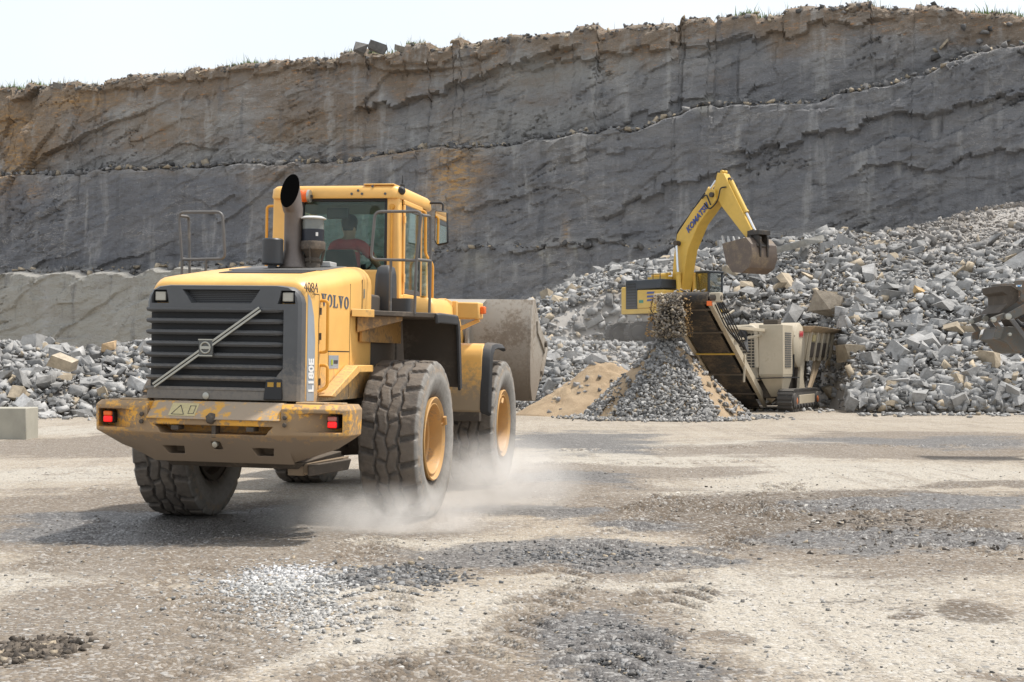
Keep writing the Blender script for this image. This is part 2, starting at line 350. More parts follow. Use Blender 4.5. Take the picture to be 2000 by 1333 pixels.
CRACKS = [  # photo lines where a bed breaks off in a step: (points, depth, thickness of the shadowed bed)
 ([(680, 248), (700, 208), (745, 208), (800, 192), (850, 183), (880, 168), (900, 166), (950, 140), (1000, 127), (1060, 104), (1140, 88)], .75, 3.0),
 ([(1010, 140), (1080, 120), (1150, 112), (1300, 92), (1420, 88), (1500, 70), (1560, 66), (1600, 48), (1700, 45), (1760, 40)], .45, 1.5),
 ([(1180, 445), (1225, 420), (1290, 385), (1330, 368), (1400, 358), (1450, 340), (1500, 330)], .5, 2.0),
 ([(1420, 320), (1500, 305), (1560, 285), (1640, 268), (1750, 238), (1820, 232), (1880, 214), (2000, 190), (2100, 180)], .55, 2.2),
 ([(1660, 345), (1760, 335), (1840, 340), (1900, 310), (2000, 300), (2100, 290)], .4, 1.8),
 ([(1200, 250), (1260, 225), (1300, 215), (1350, 196), (1420, 190)], .3, 1.2), ([(560, 140), (640, 128), (760, 120), (860, 128), (940, 108), (1000, 92)], .4, 1.1),
 ([(150, 178), (300, 165), (420, 146), (520, 140), (600, 122)], .35, 1.2), ([(1000, 500), (1100, 490), (1200, 478), (1280, 462)], .4, 1.5),
 ([(1000, 110), (1090, 104), (1100, 130), (1040, 160), (1000, 172)], .3, 1.3), ([(900, 420), (960, 410), (1040, 386), (1090, 380)], .3, 1.4), ([(430, 420), (470, 408), (520, 380)], .3, 1.2), ([(1090, 330), (1150, 318), (1200, 305), (1270, 300)], .28, 1.2)]
def cliff_mat():
    m, nt, b = new_mat('quarry_rock')
    g = nd(nt, 'ShaderNodeTexCoord').outputs['Object']
    a = R(20); ang = math.atan2(CD[1], CD[0])
    p1 = nd(nt, 'ShaderNodeMapping', {'Vector': g, 'Rotation': (0, 0, -ang)}).outputs[0]           # x along the face, z up
    p2 = nd(nt, 'ShaderNodeMapping', {'Vector': p1, 'Rotation': (0, R(22), 0), 'Scale': (.35, 1, 1.3)}).outputs[0]   # along the tilted beds
    pv = nd(nt, 'ShaderNodeMapping', {'Vector': p1, 'Scale': (1.1, 1, .10)}).outputs[0]           # vertical run-off streaks
    at = nd(nt, 'ShaderNodeAttribute', attribute_name='rock'); s = nd(nt, 'ShaderNodeSeparateColor', {0: at.outputs['Color']})
    brown, dark, pale = s.outputs[0], s.outputs[1], s.outputs[2]; och = at.outputs['Alpha']
    n1 = noise(nt, p1, .22, 5, .6); n2 = noise(nt, p2, .9, 8, .74, .3); n3 = noise(nt, p2, 4.5, 6, .7); nv = noise(nt, pv, 1., 5, .6); nf = noise(nt, p1, 9, 5, .7)
    c = mx(nt, ramp(nt, n1, .3, .7), (.270, .260, .249), (.375, .351, .320))
    c = mx(nt, ramp(nt, n2, .36, .62, 0, .55), c, (.174, .175, .182))
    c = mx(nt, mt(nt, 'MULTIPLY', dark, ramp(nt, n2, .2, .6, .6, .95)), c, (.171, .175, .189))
    c = mx(nt, mt(nt, 'MULTIPLY', pale, ramp(nt, n2, .25, .55, .4, 1)), c, (.408, .391, .346))
    c = mx(nt, mt(nt, 'MULTIPLY', ramp(nt, mt(nt, 'ADD', brown, mt(nt, 'MULTIPLY', mt(nt, 'SUBTRACT', n2, .5), 1.3)), .25, .85), .72), c, (.252, .180, .113))
    rust = mt(nt, 'MULTIPLY', ramp(nt, n3, .55, .70), ramp(nt, mt(nt, 'ADD', brown, mt(nt, 'MULTIPLY', mt(nt, 'SUBTRACT', n1, .5), 1.2)), .15, .8))
    c = mx(nt, mt(nt, 'MULTIPLY', rust, .75), c, (.523, .265, .102))
    c = mx(nt, mt(nt, 'MULTIPLY', och, ramp(nt, n3, .42, .6, .15, .85)), c, (.627, .361, .125))
    c = mx(nt, ramp(nt, nv, .53, .72, 0, .55), c, (.470, .455, .430))
    c = mx(nt, ramp(nt, nv, .45, .30, 0, .55), c, (.129, .132, .139))
    ve = nd(nt, 'ShaderNodeTexNoise', {'Vector': p2, 'Scale': .8, 'Detail': 5, 'Roughness': .6, 'Distortion': 1.8}).outputs[0]
    c = mx(nt, mt(nt, 'MULTIPLY', ramp(nt, mt(nt, 'ABSOLUTE', mt(nt, 'SUBTRACT', ve, .5)), .012, .0), ramp(nt, n1, .48, .62, 0, .5)), c, (.591, .548, .488))
    c = mx(nt, ramp(nt, nf, .58, .74, 0, .6), c, (.540, .522, .497)); c = mx(nt, ramp(nt, nf, .42, .28, 0, .6), c, (.105, .103, .106))
    nt.links.new(c, b.inputs['Base Color']); b.inputs['Roughness'].default_value = .9; b.inputs['Specular IOR Level'].default_value = .3
    bump(nt, b, mt(nt, 'ADD', n3, mt(nt, 'MULTIPLY', nf, .8)), 1., .16)
    return m
M_ROCKFACE = cliff_mat()
def build_cliff():
    s = np.arange(-34, 104, .105); nh = 250; k = np.linspace(0, 1, nh)
    S, K = np.meshgrid(s, k, indexing='ij'); top = TOP(S)+.28*fbm(S*.8, S*0, 4, 3)+.5*(cells(S*.45, S*0, 4)[0]-.5)
    Hh = K*top
    l1 = LED1(S)+1.0*fbm(S*.4, S*0+3, 4, 21); l2 = LED2(S)+1.1*fbm(S*.4, S*0+8, 4, 22)
    a = R(21); P = S*math.cos(a)+Hh*math.sin(a); Q = -S*math.sin(a)+Hh*math.cos(a)
    P = P+.5*fbm(S*.4, Hh*.4, 3, 51); Q = Q+.35*fbm(S*.5, Hh*.5, 3, 52)
    D = np.zeros(S.shape)
    for (fx, fy, am, sd_) in ((1/11., 1/3.2, .30, 101), (1/4.5, 1/.9, .13, 202), (1/1.9, 1/.38, .075, 303), (1/.75, 1/.17, .065, 404)):
        r0, r1, r2, ox, oy, bd = cells(P*fx, Q*fy, sd_)
        act = np.clip(.35+2.6*fbm(S*.16+sd_, Hh*.2, 3, sd_+9)+.15, .12, 1)           # some parts are sheared smooth, others shattered
        D += am*act*((r0-.5)*1.5+(r1-.5)*ox*1.8+(r2-.5)*oy*1.4)
    cr = fbm(P*.22, Q*1.5, 5, 77); D -= .22*np.clip((.018-np.abs(cr))/.018, 0, 1)*np.clip(4*fbm(S*.2, Hh*.25, 3, 78), 0, 1)
    D += .5*fbm(S*.12, Hh*.12, 3, 61)+.30*fbm(S*.5, Hh*.5, 4, 62)+.12*fbm(P*1.2, Q*3.5, 4, 63)
    for (fx, fy, am, sd_) in ((1/2.6, 1/3.6, .14, 501), (1/1.0, 1/1.5, .085, 502), (1/.5, 1/.7, .08, 503)):      # joint-bounded blocks
        r0, r1, r2, ox, oy, bd = cells((S-.12*Hh+.2*fbm(S, Hh, 3, 5))*fx, (Hh-.30*S+.2*fbm(S, Hh, 3, 6))*fy, sd_)
        act = np.clip(3.2*fbm(S*.11+sd_, Hh*.13, 3, sd_+9)+.40, .0, 1); D += am*act*((r0-.5)*1.5+(r1-.5)*ox*2.0+(r2-.5)*oy*1.2)
    vj = vnoise(S*.9, Hh*.05, 83)-.5; D -= .16*np.clip((.02-np.abs(vj))/.02, 0, 1)*np.clip(4*fbm(S*.25, Hh*.22, 3, 84)-.1, 0, 1)
    D += .15*fbm(S*2.0, Hh*2.6, 5, 85, .6)
    # vertical blast scars
    D += .14*np.abs(fbm(S*1.4, Hh*.10, 3, 64))*2*np.clip((l1-Hh)/2, 0, 1)
    for pts, dep, th in CRACKS:
        q = np.array([cs(*p) for p in pts]); yl = np.interp(S, q[:, 0], q[:, 1])+.35*fbm(S*1.1, S*0, 5, 91)+.55*(cells(S*.9, S*0, 92)[0]-.5)
        d = yl-Hh; wgt = np.clip((S-q[0, 0])/1.2, 0, 1)*np.clip((q[-1, 0]-S)/1.2, 0, 1)
        dep = dep*.62; D -= dep*wgt*np.where(d > 0, np.exp(-d/th)*np.clip(d/.05, 0, 1), 0)
        D += dep*.35*wgt*np.where(d <= 0, np.exp(d/.7), 0)
    # benches: the face below each ledge stands further out
    D += 1.5*np.clip((l1-Hh)/.35, 0, 1)+(.35+1.85*np.clip((cs(620, 500)[0]-S)/7, 0, 1))*np.clip((l2-Hh)/.45, 0, 1)
    D += .16*(top-Hh)*.5
    # broken corner at far left: leaning slabs
    e = cs(60, 260); lft = np.exp(-(((S-e[0]+1)/3.6)**2+((Hh-e[1])/4.5)**2))
    r0, r1, r2, ox, oy, bd = cells((S-.5*Hh)*.45, (Hh+.3*S)*.22, 808); D += lft*(1.8*(r0-.4)+1.5*ox*(r1-.3))
    D -= .35*np.clip((Hh-top+.35)/.35, 0, 1)**2+.4*np.clip((Hh-top+.5)/.5, 0, 1)*fbm(S*1.7, S*0+5, 3, 95)  # rounded broken lip
    X = CL[0]+CD[0]*S+CN[0]*D; Y = CL[1]+CD[1]*S+CN[1]*D
    # stains
    def blob(px, py, rx, ry):
        c_, h_ = cs(px, py); k_ = (CL[1]+CD[1]*c_)/F_PX
        return np.exp(-(((S-c_+2.2*fbm(S*.3, Hh*.3, 3, 7))/(rx*k_))**2+((Hh-h_+1.2*fbm(S*.3, Hh*.3, 3, 8))/(ry*k_))**2))
    nz = fbm(S*.25, Hh*.35, 4, 12)
    brown = np.clip(1.25-(top-Hh+5*nz)/3.0, 0, 1)*.95; brown = np.maximum(brown, np.clip((Hh-l1)/1.5, 0, 1)*np.clip((cs(1150, 200)[0]-S)/14, 0, 1)*(.50+.9*nz))
    for b_, wt in ((blob(60, 240, 140, 120), 1.), (blob(950, 350, 110, 80), .5), (blob(560, 350, 90, 30), .6), (blob(250, 260, 260, 80), .55), (blob(600, 190, 330, 70), .6), (blob(900, 150, 260, 50), .55), (blob(1650, 45, 170, 40), .7), (blob(650, 340, 130, 22), .5), (blob(300, 340, 200, 12), .5), (blob(120, 620, 200, 90), .18), (blob(930, 240, 120, 60), .25)): brown = np.maximum(brown, wt*b_)
    och = np.maximum.reduce([blob(900, 360, 42, 75), .8*blob(40, 330, 50, 60), .7*blob(760, 310, 130, 12), .55*blob(20, 240, 60, 40), .5*blob(120, 375, 20, 18), .6*blob(1120, 465, 10, 30), .5*blob(150, 200, 90, 20)])
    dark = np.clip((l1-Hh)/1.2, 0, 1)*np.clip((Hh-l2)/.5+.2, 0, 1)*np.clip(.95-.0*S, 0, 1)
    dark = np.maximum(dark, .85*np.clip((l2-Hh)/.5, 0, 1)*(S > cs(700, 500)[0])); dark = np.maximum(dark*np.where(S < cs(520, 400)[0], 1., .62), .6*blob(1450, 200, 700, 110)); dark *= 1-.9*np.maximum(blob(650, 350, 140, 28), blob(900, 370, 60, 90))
    pale = np.maximum.reduce([np.clip((l2-Hh)/.6, 0, 1)*np.where(S < cs(560, 600)[0], 1, 0.), .5*blob(1100, 130, 190, 60), .5*blob(640, 270, 130, 20), 1.2*blob(1398, 205, 10, 16), .4*blob(1000, 250, 200, 50), .8*blob(340, 240, 150, 40)*.5, 1.2*blob(1082, 505, 6, 22), 1.1*blob(1140, 500, 5, 18), .9*blob(960, 520, 20, 26)])
    st = np.stack([brown, np.clip(dark, 0, 1), np.clip(pale, 0, 1), och], -1)
    Vv = np.stack([X, Y, Hh], -1)
    # plateau behind the lip
    back = []; bst = []
    for i, (dd, dz) in enumerate(((.4, -.02), (1.2, .0), (3, -.05), (9, -.4), (40, -2.))):
        n_ = .16*fbm(s*.8, s*0+i*3., 3, 15+i)
        back.append(np.stack([X[:, -1]-CN[0]*dd, Y[:, -1]-CN[1]*dd, Hh[:, -1]+dz+n_], -1)); bst.append(np.tile([1., 0, .0, .2], (len(s), 1)))
    Vv = np.concatenate([Vv, np.stack(back, 1)], 1); st = np.concatenate([st, np.stack(bst, 1)], 1)
    o = np_mesh('cliff', Vv.reshape(-1, 3), grid_faces(Vv.shape[0], Vv.shape[1]), M_ROCKFACE, True, {'rock': st.reshape(-1, 4)})
    o.data.set_sharp_from_angle(angle=R(38))
    tag(o, 'tall layered grey quarry face with two narrow ledges and a rusty brown top', 'cliff', kind='structure')
    return s, Vv, nh, l1, l2
c_s, c_v, c_nh, c_l1, c_l2 = build_cliff()

# ================================================================== ROCKS
def hull_rock(n, sx, sy, sz, seed):
    r = random.Random(seed); bm = bmesh.new()
    sh = [r.uniform(-.35, .35) for _ in range(3)]; drop = r.sample(range(8), r.choice((0, 1, 1, 2)) if n > 8 else 1)
    pts = [[(1 if k >> a & 1 else -1)*r.uniform(.62, 1.05) for a in range(3)] for k in range(8) if k not in drop]
    for _ in range(max(0, n-11)):                                # a few knocked-off corners
        q = r.choice(pts); pts.append([c*r.uniform(.75, 1.05) if r.random() < .6 else -c*r.uniform(.1, .8) for c in q])
    for p in pts:
        p = [p[0]+sh[0]*p[1], p[1]+sh[1]*p[2], p[2]+sh[2]*p[0]*.6]
        bm.verts.new((p[0]*sx, p[1]*sy, p[2]*sz))
    g = bmesh.ops.convex_hull(bm, input=bm.verts)
    bmesh.ops.delete(bm, geom=[v for v in bm.verts if not v.link_faces], context='VERTS')
    bmesh.ops.triangulate(bm, faces=bm.faces); bm.verts.index_update()
    v = np.array([tuple(x.co) for x in bm.verts]); f = np.array([[x.index for x in q.verts] for q in bm.faces]); bm.free()
    return v, f
HULLS = [hull_rock(11+k % 6, .5, random.uniform(.26, .46), random.uniform(.10, .36), 900+k) for k in range(36)]
CHIPS = [hull_rock(7, .5, random.uniform(.3, .45), random.uniform(.12, .3), 300+k) for k in range(16)]
def rots(n, flat=None):
    q = rng.normal(size=(n, 4)); q /= np.linalg.norm(q, axis=1)[:, None]
    w_, x, y, z = q.T
    M = np.stack([1-2*(y*y+z*z), 2*(x*y-z*w_), 2*(x*z+y*w_), 2*(x*y+z*w_), 1-2*(x*x+z*z), 2*(y*z-x*w_), 2*(x*z-y*w_), 2*(y*z+x*w_), 1-2*(x*x+y*y)], -1).reshape(n, 3, 3)
    if flat is not None:
        a = rng.uniform(0, 2*np.pi, n); c, s_ = np.cos(a), np.sin(a); t = rng.normal(0, .22, (n, 2)); Z = np.zeros(n); O = np.ones(n)
        Rz = np.stack([c, -s_, Z, s_, c, Z, Z, Z, O], -1).reshape(n, 3, 3)
        ct, st_ = np.cos(t), np.sin(t)
        Rx = np.stack([O, Z, Z, Z, ct[:, 0], -st_[:, 0], Z, st_[:, 0], ct[:, 0]], -1).reshape(n, 3, 3)
        Ry = np.stack([ct[:, 1], Z, st_[:, 1], Z, O, Z, -st_[:, 1], Z, ct[:, 1]], -1).reshape(n, 3, 3)
        Mf = Rz @ Rx @ Ry; pick = rng.random(n) < flat; M[pick] = Mf[pick]
    return M
def scatter(name, pos, size, protos, mat, tint, flat=.5, parent=None):
    n = len(pos); M = rots(n, flat)*size[:, None, None]; k = rng.integers(0, len(protos), n)
    vs = []; fs = []; tn = []; off = 0
    for i, (v, f) in enumerate(protos):
        idx = np.where(k == i)[0]
        if not len(idx): continue
        p = np.einsum('nij,vj->nvi', M[idx], v)+pos[idx][:, None, :]
        vs.append(p.reshape(-1, 3)); fs.append((f[None]+(np.arange(len(idx))*len(v))[:, None, None]+off).reshape(-1, 3)); off += len(idx)*len(v)
        tn.append(np.repeat(tint[idx], len(v), 0))
    return np_mesh(name, np.concatenate(vs), np.concatenate(fs), mat, None, {'tint': np.concatenate(tn)}, parent)
def rock_mat(name, use_obj=False, bmp=.5, sc_=3.):
    m, nt, b = new_mat(name); co = nd(nt, 'ShaderNodeTexCoord').outputs['Object']
    t = nd(nt, 'ShaderNodeObjectInfo').outputs['Color'] if use_obj else nd(nt, 'ShaderNodeAttribute', attribute_name='tint').outputs['Color']
    n = noise(nt, co, sc_, 6, .68); n2 = noise(nt, co, sc_*6, 4, .7)
    c = mx(nt, 1., t, mx(nt, ramp(nt, n, .3, .7), (.72, .71, .70), (1.12, 1.11, 1.1)), 'MULTIPLY')
    c = mx(nt, ramp(nt, n2, .6, .8, 0, .3), c, (.5, .49, .47))
    nt.links.new(c, b.inputs['Base Color']); b.inputs['Roughness'].default_value = .88; b.inputs['Specular IOR Level'].default_value = .3
    bump(nt, b, mt(nt, 'ADD', n, mt(nt, 'MULTIPLY', n2, .5)), bmp, .06)
    return m
M_ROCKS = rock_mat('broken_stone'); M_BOULDER = rock_mat('boulder_stone', True)
def tints(n, grey=(.345, .343, .335), var=.26, tan=.08, dark=.16):
    g = np.array(grey)[None]*(1+rng.uniform(-var, var, n))[:, None]
    r = rng.random(n); t = r < tan; g[t] = np.array([.41, .345, .255])*(1+rng.uniform(-.25, .2, t.sum()))[:, None]
    d = r > 1-dark; g[d] *= .5
    return np.concatenate([g, np.ones((n, 1))], 1)

# heaps: front foot, crest line and height
def heap_right(X, Y):
    u = X/Y*F_PX+1000
    yc = 66-.0*u; zc = np.interp(u, [900, 960, 1050, 1100, 1200, 1300, 1500, 1620, 1700, 1850, 2000, 2400, 2700], [2.6, 3.2, 4.55, 5.3, 6.2, 6.7, 7.25, 7.9, 7.6, 8.6, 9.4, 11, 11])
    yf = np.interp(u, [850, 1000, 1100, 1250, 1390, 1600, 1665, 2700], [51, 49.5, 48.5, 49.5, 53.5, 53.5, 46, 44.5])
    t = np.clip((Y-yf)/(yc-yf), 0, 1)
    z = zc*(.70*t**.62+.30*t)
    z = np.where(Y > yc, zc-(Y-yc)*.05, z)
    d = np.hypot((X-5.4)/4.4, (Y-56.6)/3.6); k = np.clip((1.35-d)/.4, 0, 1); k = k*k*(3-2*k)
    return (z*(1-k)+np.minimum(z, 2.38)*k)*np.clip((u-840)/120, 0, 1)
def heap_left(X, Y):
    u = X/Y*F_PX+1000
    zc = np.interp(u, [-700, 0, 100, 180, 285, 420, 640, 760, 900], [2.5, 2.45, 2.2, 2.05, 2.45, 2.4, 2.2, 1.4, .0]); yf = 43.+.35*np.sin(X*.9)
    t = (Y-yf)/5.5; return zc*np.where(t < 1, np.clip(t, 0, 1)**.7, np.clip(1-(t-1)*.6, 0, 1))
def rubble_h(X, Y): return np.maximum(heap_right(X, Y), heap_left(X, Y))+np.clip(np.hypot((X-5.4)/4.4, (Y-56.2)/4.2)-.6, .08, 1)*.42*fbm(X*.55, Y*.55, 4, 301)*np.clip(rubble_h0(X, Y)*1.2, 0, 1)
def rubble_h0(X, Y): return np.maximum(heap_right(X, Y), heap_left(X, Y))
def build_rubble():
    ys = np.linspace(42, 84, 150); xs = np.linspace(-46, 50, 330); Y, X = np.meshgrid(ys, xs, indexing='ij'); Z = rubble_h(X, Y)-.22
    Z = np.where(rubble_h0(X, Y) < .02, -.5, Z)
    fine = plain('rubble_fines', (.33, .31, .285), .95, 0, .35, 3., .8)
    tag(np_mesh('rubble_mound', np.stack([X, Y, Z], -1).reshape(-1, 3), grid_faces(150, 330), fine, True), 'sloping mound of crushed fines under the broken rock', 'mound', kind='structure')
    pos = []; size = []
    def put(n, x0, x1, y0, y1, lo, hi, k, sink=.15):
        X = rng.uniform(x0, x1, n); Y = rng.uniform(y0, y1, n); z0 = rubble_h0(X, Y); keep = (z0 > .03)&(np.abs(X/Y) < .62); X, Y = X[keep], Y[keep]
        s_ = lo*(hi/lo)**(rng.random(len(X))**k); Z = rubble_h(X, Y)+s_*(.22-sink)
        u = X/Y*F_PX+1000; up = np.clip((u-1650)/300, 0, 1)*np.clip((Y-57)/6, 0, 1); s_ = s_*(1-.62*up); kx_ = (np.hypot((X-5.2)/4.0, (Y-55.2)/3.4) < 1); s_ = np.where(kx_, np.minimum(s_, .3), s_); Z = np.where(kx_, rubble_h(X, Y)+s_*.05, Z)
        pos.append(np.stack([X, Y, Z], -1)); size.append(s_)
    put(46000, -8, 34, 44, 72, .06, .24, 1.1); put(9000, -8, 34, 44, 72, .22, .55, 1.7, .2); put(1700, -6, 34, 44, 68, .5, 1.15, 2.1, .22)
    put(9000, 8, 34, 44.3, 47.2, .10, .42, 1.2, .12); put(1500, 8, 34, 44.3, 47, .35, .7, 1.6, .15)
    put(16000, -32, -1, 42.5, 53, .06, .24, 1.1); put(2600, -32, -1, 42.5, 51, .22, .55, 1.6, .2); put(420, -32, -1, 42.5, 50, .5, 1.0, 1.8, .2)
    pos = np.concatenate(pos); size = np.concatenate(size)
    # foot scatter on the yard
    n = 900; X = rng.uniform(-24, 24, n); Y = np.where(X < -1, 42.6, np.where(X > 11, 44.6, 48.2))-rng.exponential(.5, n); pos = np.concatenate([pos, np.stack([X, Y, X*0+.02], -1)]); size = np.concatenate([size, rng.uniform(.06, .22, n)])
    dist = np.linalg.norm(pos-np.array([0, 0, CAM_H]), axis=1); app = size/dist
    u = pos[:, 0]/pos[:, 1]*F_PX+1000; vis = (u > -20)&(u < 2020)&(((u < 290)|(u > 1050)))&~((u > 1190)&(u < 1640)&(pos[:, 1] > 44)&(pos[:, 2] < 2.4)&(pos[:, 1] < 52))
    order = np.argsort(-np.where(vis, app, 0)); big = order[:290]; rest = np.setdiff1d(np.arange(len(pos)), big)
    # ledge debris and lip stones belong to the same broken stone
    ep = []; es = []
    for lv, cnt, off in ((c_l1, 3000, 1.1), (c_l2, 1700, 1.6)):
        i = rng.integers(0, len(c_s), cnt); j = np.argmin(np.abs(c_v[i, :c_nh, 2]-lv[i, :1]), axis=1); p = c_v[i, np.maximum(j-2, 0)].copy()
        o_ = rng.uniform(-1.1, .6, cnt); p[:, 0] += CN[0]*o_; p[:, 1] += CN[1]*o_; p[:, 2] += rng.uniform(.0, .35, cnt)*np.clip(-o_+.3, .1, 1); ep.append(p); es.append(.1*(6.5**(rng.random(cnt)**1.7)))
    i = rng.integers(0, len(c_s), 1300); p = c_v[i, c_nh-1-rng.integers(0, 6, 1300)].copy(); p[:, 2] += .03; ep.append(p); es.append(.08*(5**(rng.random(1300)**1.8)))
    i = rng.integers(0, len(c_s), 500); i = i[c_s[i] > cs(1820, 100)[0]]; j = rng.integers(int(c_nh*.80), int(c_nh*.97), len(i)); p = c_v[i, j].copy(); p[:, :2] += CN*.1; ep.append(p); es.append(rng.uniform(.15, .7, len(i)))
    ep = np.concatenate(ep); es = np.concatenate(es)
    tn = tints(len(rest), tan=.07); uu = u[rest]; browner = np.clip((uu-1600)/350, 0, 1)*np.clip((pos[rest, 1]-56)/7, 0, 1)
    tn[:, :3] = tn[:, :3]*(1-browner[:, None]*.55)+np.array([.29, .25, .21])*browner[:, None]*.55
    te = tints(len(ep), (.19, .185, .18), .45, .2, .2)
    P_ = np.concatenate([pos[rest], ep]); S_ = np.concatenate([size[rest], es]); T_ = np.concatenate([tn, te])
    tag(scatter('rubble_stones', P_, S_, HULLS, M_ROCKS, T_, .45), 'uncounted broken grey stone covering the heaps and the cliff ledges', 'rubble', kind='stuff')
    # the boulders that show largest: one object each
    meshes = []
    for k, (v, f) in enumerate(HULLS[:24]):
        me = bpy.data.meshes.new('boulder'); me.from_pydata(v.tolist(), [], f.tolist()); me.materials.append(M_BOULDER); meshes.append(me)
    ROT = rots(len(big), .6); bt = tints(len(big), (.33, .328, .32), .22, .10, .08)
    for n_, b_ in enumerate(big):
        o = bpy.data.objects.new('boulder', meshes[n_ % 24]); col.objects.link(o)
        M = Matrix(ROT[n_].tolist()).to_4x4(); M = Matrix.Translation(pos[b_])@M@Matrix.Scale(size[b_], 4); o.matrix_world = M
        o.color = tuple(bt[n_]); tan = bt[n_][0] > bt[n_][2]*1.3
        side = 'left rubble heap behind the yellow loader' if u[b_] < 600 else ('rubble slope between loader bucket and conveyor' if u[b_] < 1330 else ('rubble slope above and right of the crusher' if u[b_] < 1760 else 'rubble slope at right edge around the steel coupler arm'))
        kind = 'tan' if tan else ('dark grey' if bt[n_][0] < .25 else 'pale grey')
        tag(o, f'{kind} angular boulder on the {side}', 'boulder', f'{kind} boulders on the {side}')
build_rubble()

def special_boulder(px, py, Y, dims, rot, color, label, grp=None, seed=5):
    v, f = hull_rock(13, dims[0]/2, dims[1]/2, dims[2]/2, seed); me = bpy.data.meshes.new('boulder'); me.from_pydata(v.tolist(), [], f.tolist()); me.materials.append(M_BOULDER)
    o = bpy.data.objects.new('boulder', me); col.objects.link(o); o.location = ((px-1000)/F_PX*Y, Y, CAM_H+(HOR-py)/F_PX*Y); o.rotation_euler = rot; o.color = (*color, 1); tag(o, label, 'boulder', grp)
special_boulder(1622, 592, 55.5, (1.35, 1.1, .95), (.0, .25, .6), (.375, .325, .258), 'largest tan boulder with pointed top on the slope above the crusher', seed=41)
special_boulder(125, 710, 44.0, (.95, .5, .5), (.3, .35, .1), (.46, .40, .31), 'large cream boulder with flat face in the middle of the left heap', seed=42)
special_boulder(65, 795, 42.6, (.85, .6, .5), (.2, .5, .5), (.50, .50, .49), 'big pale boulder at the foot of the left heap above the concrete block', seed=43)
special_boulder(212, 678, 47.5, (.6, .5, .35), (.0, -.2, .2), (.52, .37, .22), 'orange boulder on the crest of the left heap beside the loader grille', seed=44)
special_boulder(1796, 572, 54, (.5, .4, .35), (.4, .2, .2), (.52, .36, .18), 'small orange boulder on the slope midway between crusher and coupler arm', seed=45)
special_boulder(1545, 482, 63, (2.9, .7, .35), (.0, -.28, .1), (.36, .35, .32), 'long flat slab lying on the slope right of the excavator bucket', seed=46)
special_boulder(704, 93, 84.6, (.8, .7, .8), (.2, .3, .3), (.17, .16, .15), 'dark boulder on the cliff top, left of its twin in the grass', seed=47)
special_boulder(737, 93, 84.2, (1.15, .8, .7), (.1, .45, .2), (.15, .145, .14), 'dark wedge boulder on the cliff top, right of its twin in the grass', seed=48)
special_boulder(780, 95, 83.5, (.6, .5, .4), (.3, .2, .1), (.22, .2, .17), 'small brown boulder on the cliff top right of the two dark ones', seed=49)
special_boulder(115, 168, 94.0, (.7, .5, .45), (.1, .2, .1), (.2, .19, .17), 'dark small boulder at the left end of the cliff top grass', seed=50)

# ================================================================== GRASS on the lip
def build_grass():
    m, nt, b = new_mat('dry_grass'); t = nd(nt, 'ShaderNodeAttribute', attribute_name='tint').outputs['Color']; nt.links.new(t, b.inputs['Base Color']); b.inputs['Roughness'].default_value = .8
    n = 22000; i = rng.integers(0, len(c_s), n); dens = vnoise(c_s[i]*.35, i*0., 77)+.5*vnoise(c_s[i]*1.7, i*0., 78)
    green = np.maximum.reduce([np.exp(-((c_s[i]-cs(p, 100)[0])/w_)**2) for p, w_ in ((30, 2.5), (740, 2.4), (1460, 1.2), (1960, 2.), (480, 1.5))])
    keep = rng.random(n) < np.clip((dens-.62)*1.1, 0.03, 1)+green*1.2; i = i[keep]; green = green[keep]; n = len(i)
    p = c_v[i, c_nh-1+rng.integers(0, 4, n)].copy(); p[:, 0] += rng.uniform(-.1, .1, n); p[:, 1] += rng.uniform(-.3, .3, n); p[:, 2] -= .05
    h = rng.uniform(.08, .30, n)*(1+1.6*(rng.random(n) < .08)); wd = rng.uniform(.008, .02, n)*(1+green*1.2); a = rng.uniform(0, np.pi, n); ln = rng.normal(0, .25, (n, 2))*h[:, None]
    d = np.stack([np.cos(a)*wd, np.sin(a)*wd, a*0], -1); tip = p+np.concatenate([ln, h[:, None]], 1)
    mid = p*.45+tip*.55; mid[:, :2] -= ln*.15
    vs = np.stack([p-d, p+d, mid+d*.7, mid-d*.7, tip+d*.1, tip-d*.1], 1).reshape(-1, 3); o = np.arange(n)[:, None]*6
    f = np.concatenate([o+np.array([[0, 1, 2, 3]]), o+np.array([[3, 2, 4, 5]])])
    tn = np.where((rng.random(n) < .25+.75*green)[:, None], np.array([[.13, .19, .055, 1]]), np.array([[.25, .235, .12, 1]]))*np.concatenate([rng.uniform(.7, 1.3, (n, 1)).repeat(3, 1), np.ones((n, 1))], 1)
    tag(np_mesh('grass', vs, f, m, None, {'tint': np.repeat(tn, 6, 0)}), 'thin dry and green grass along the cliff top', 'grass', kind='stuff')
build_grass()

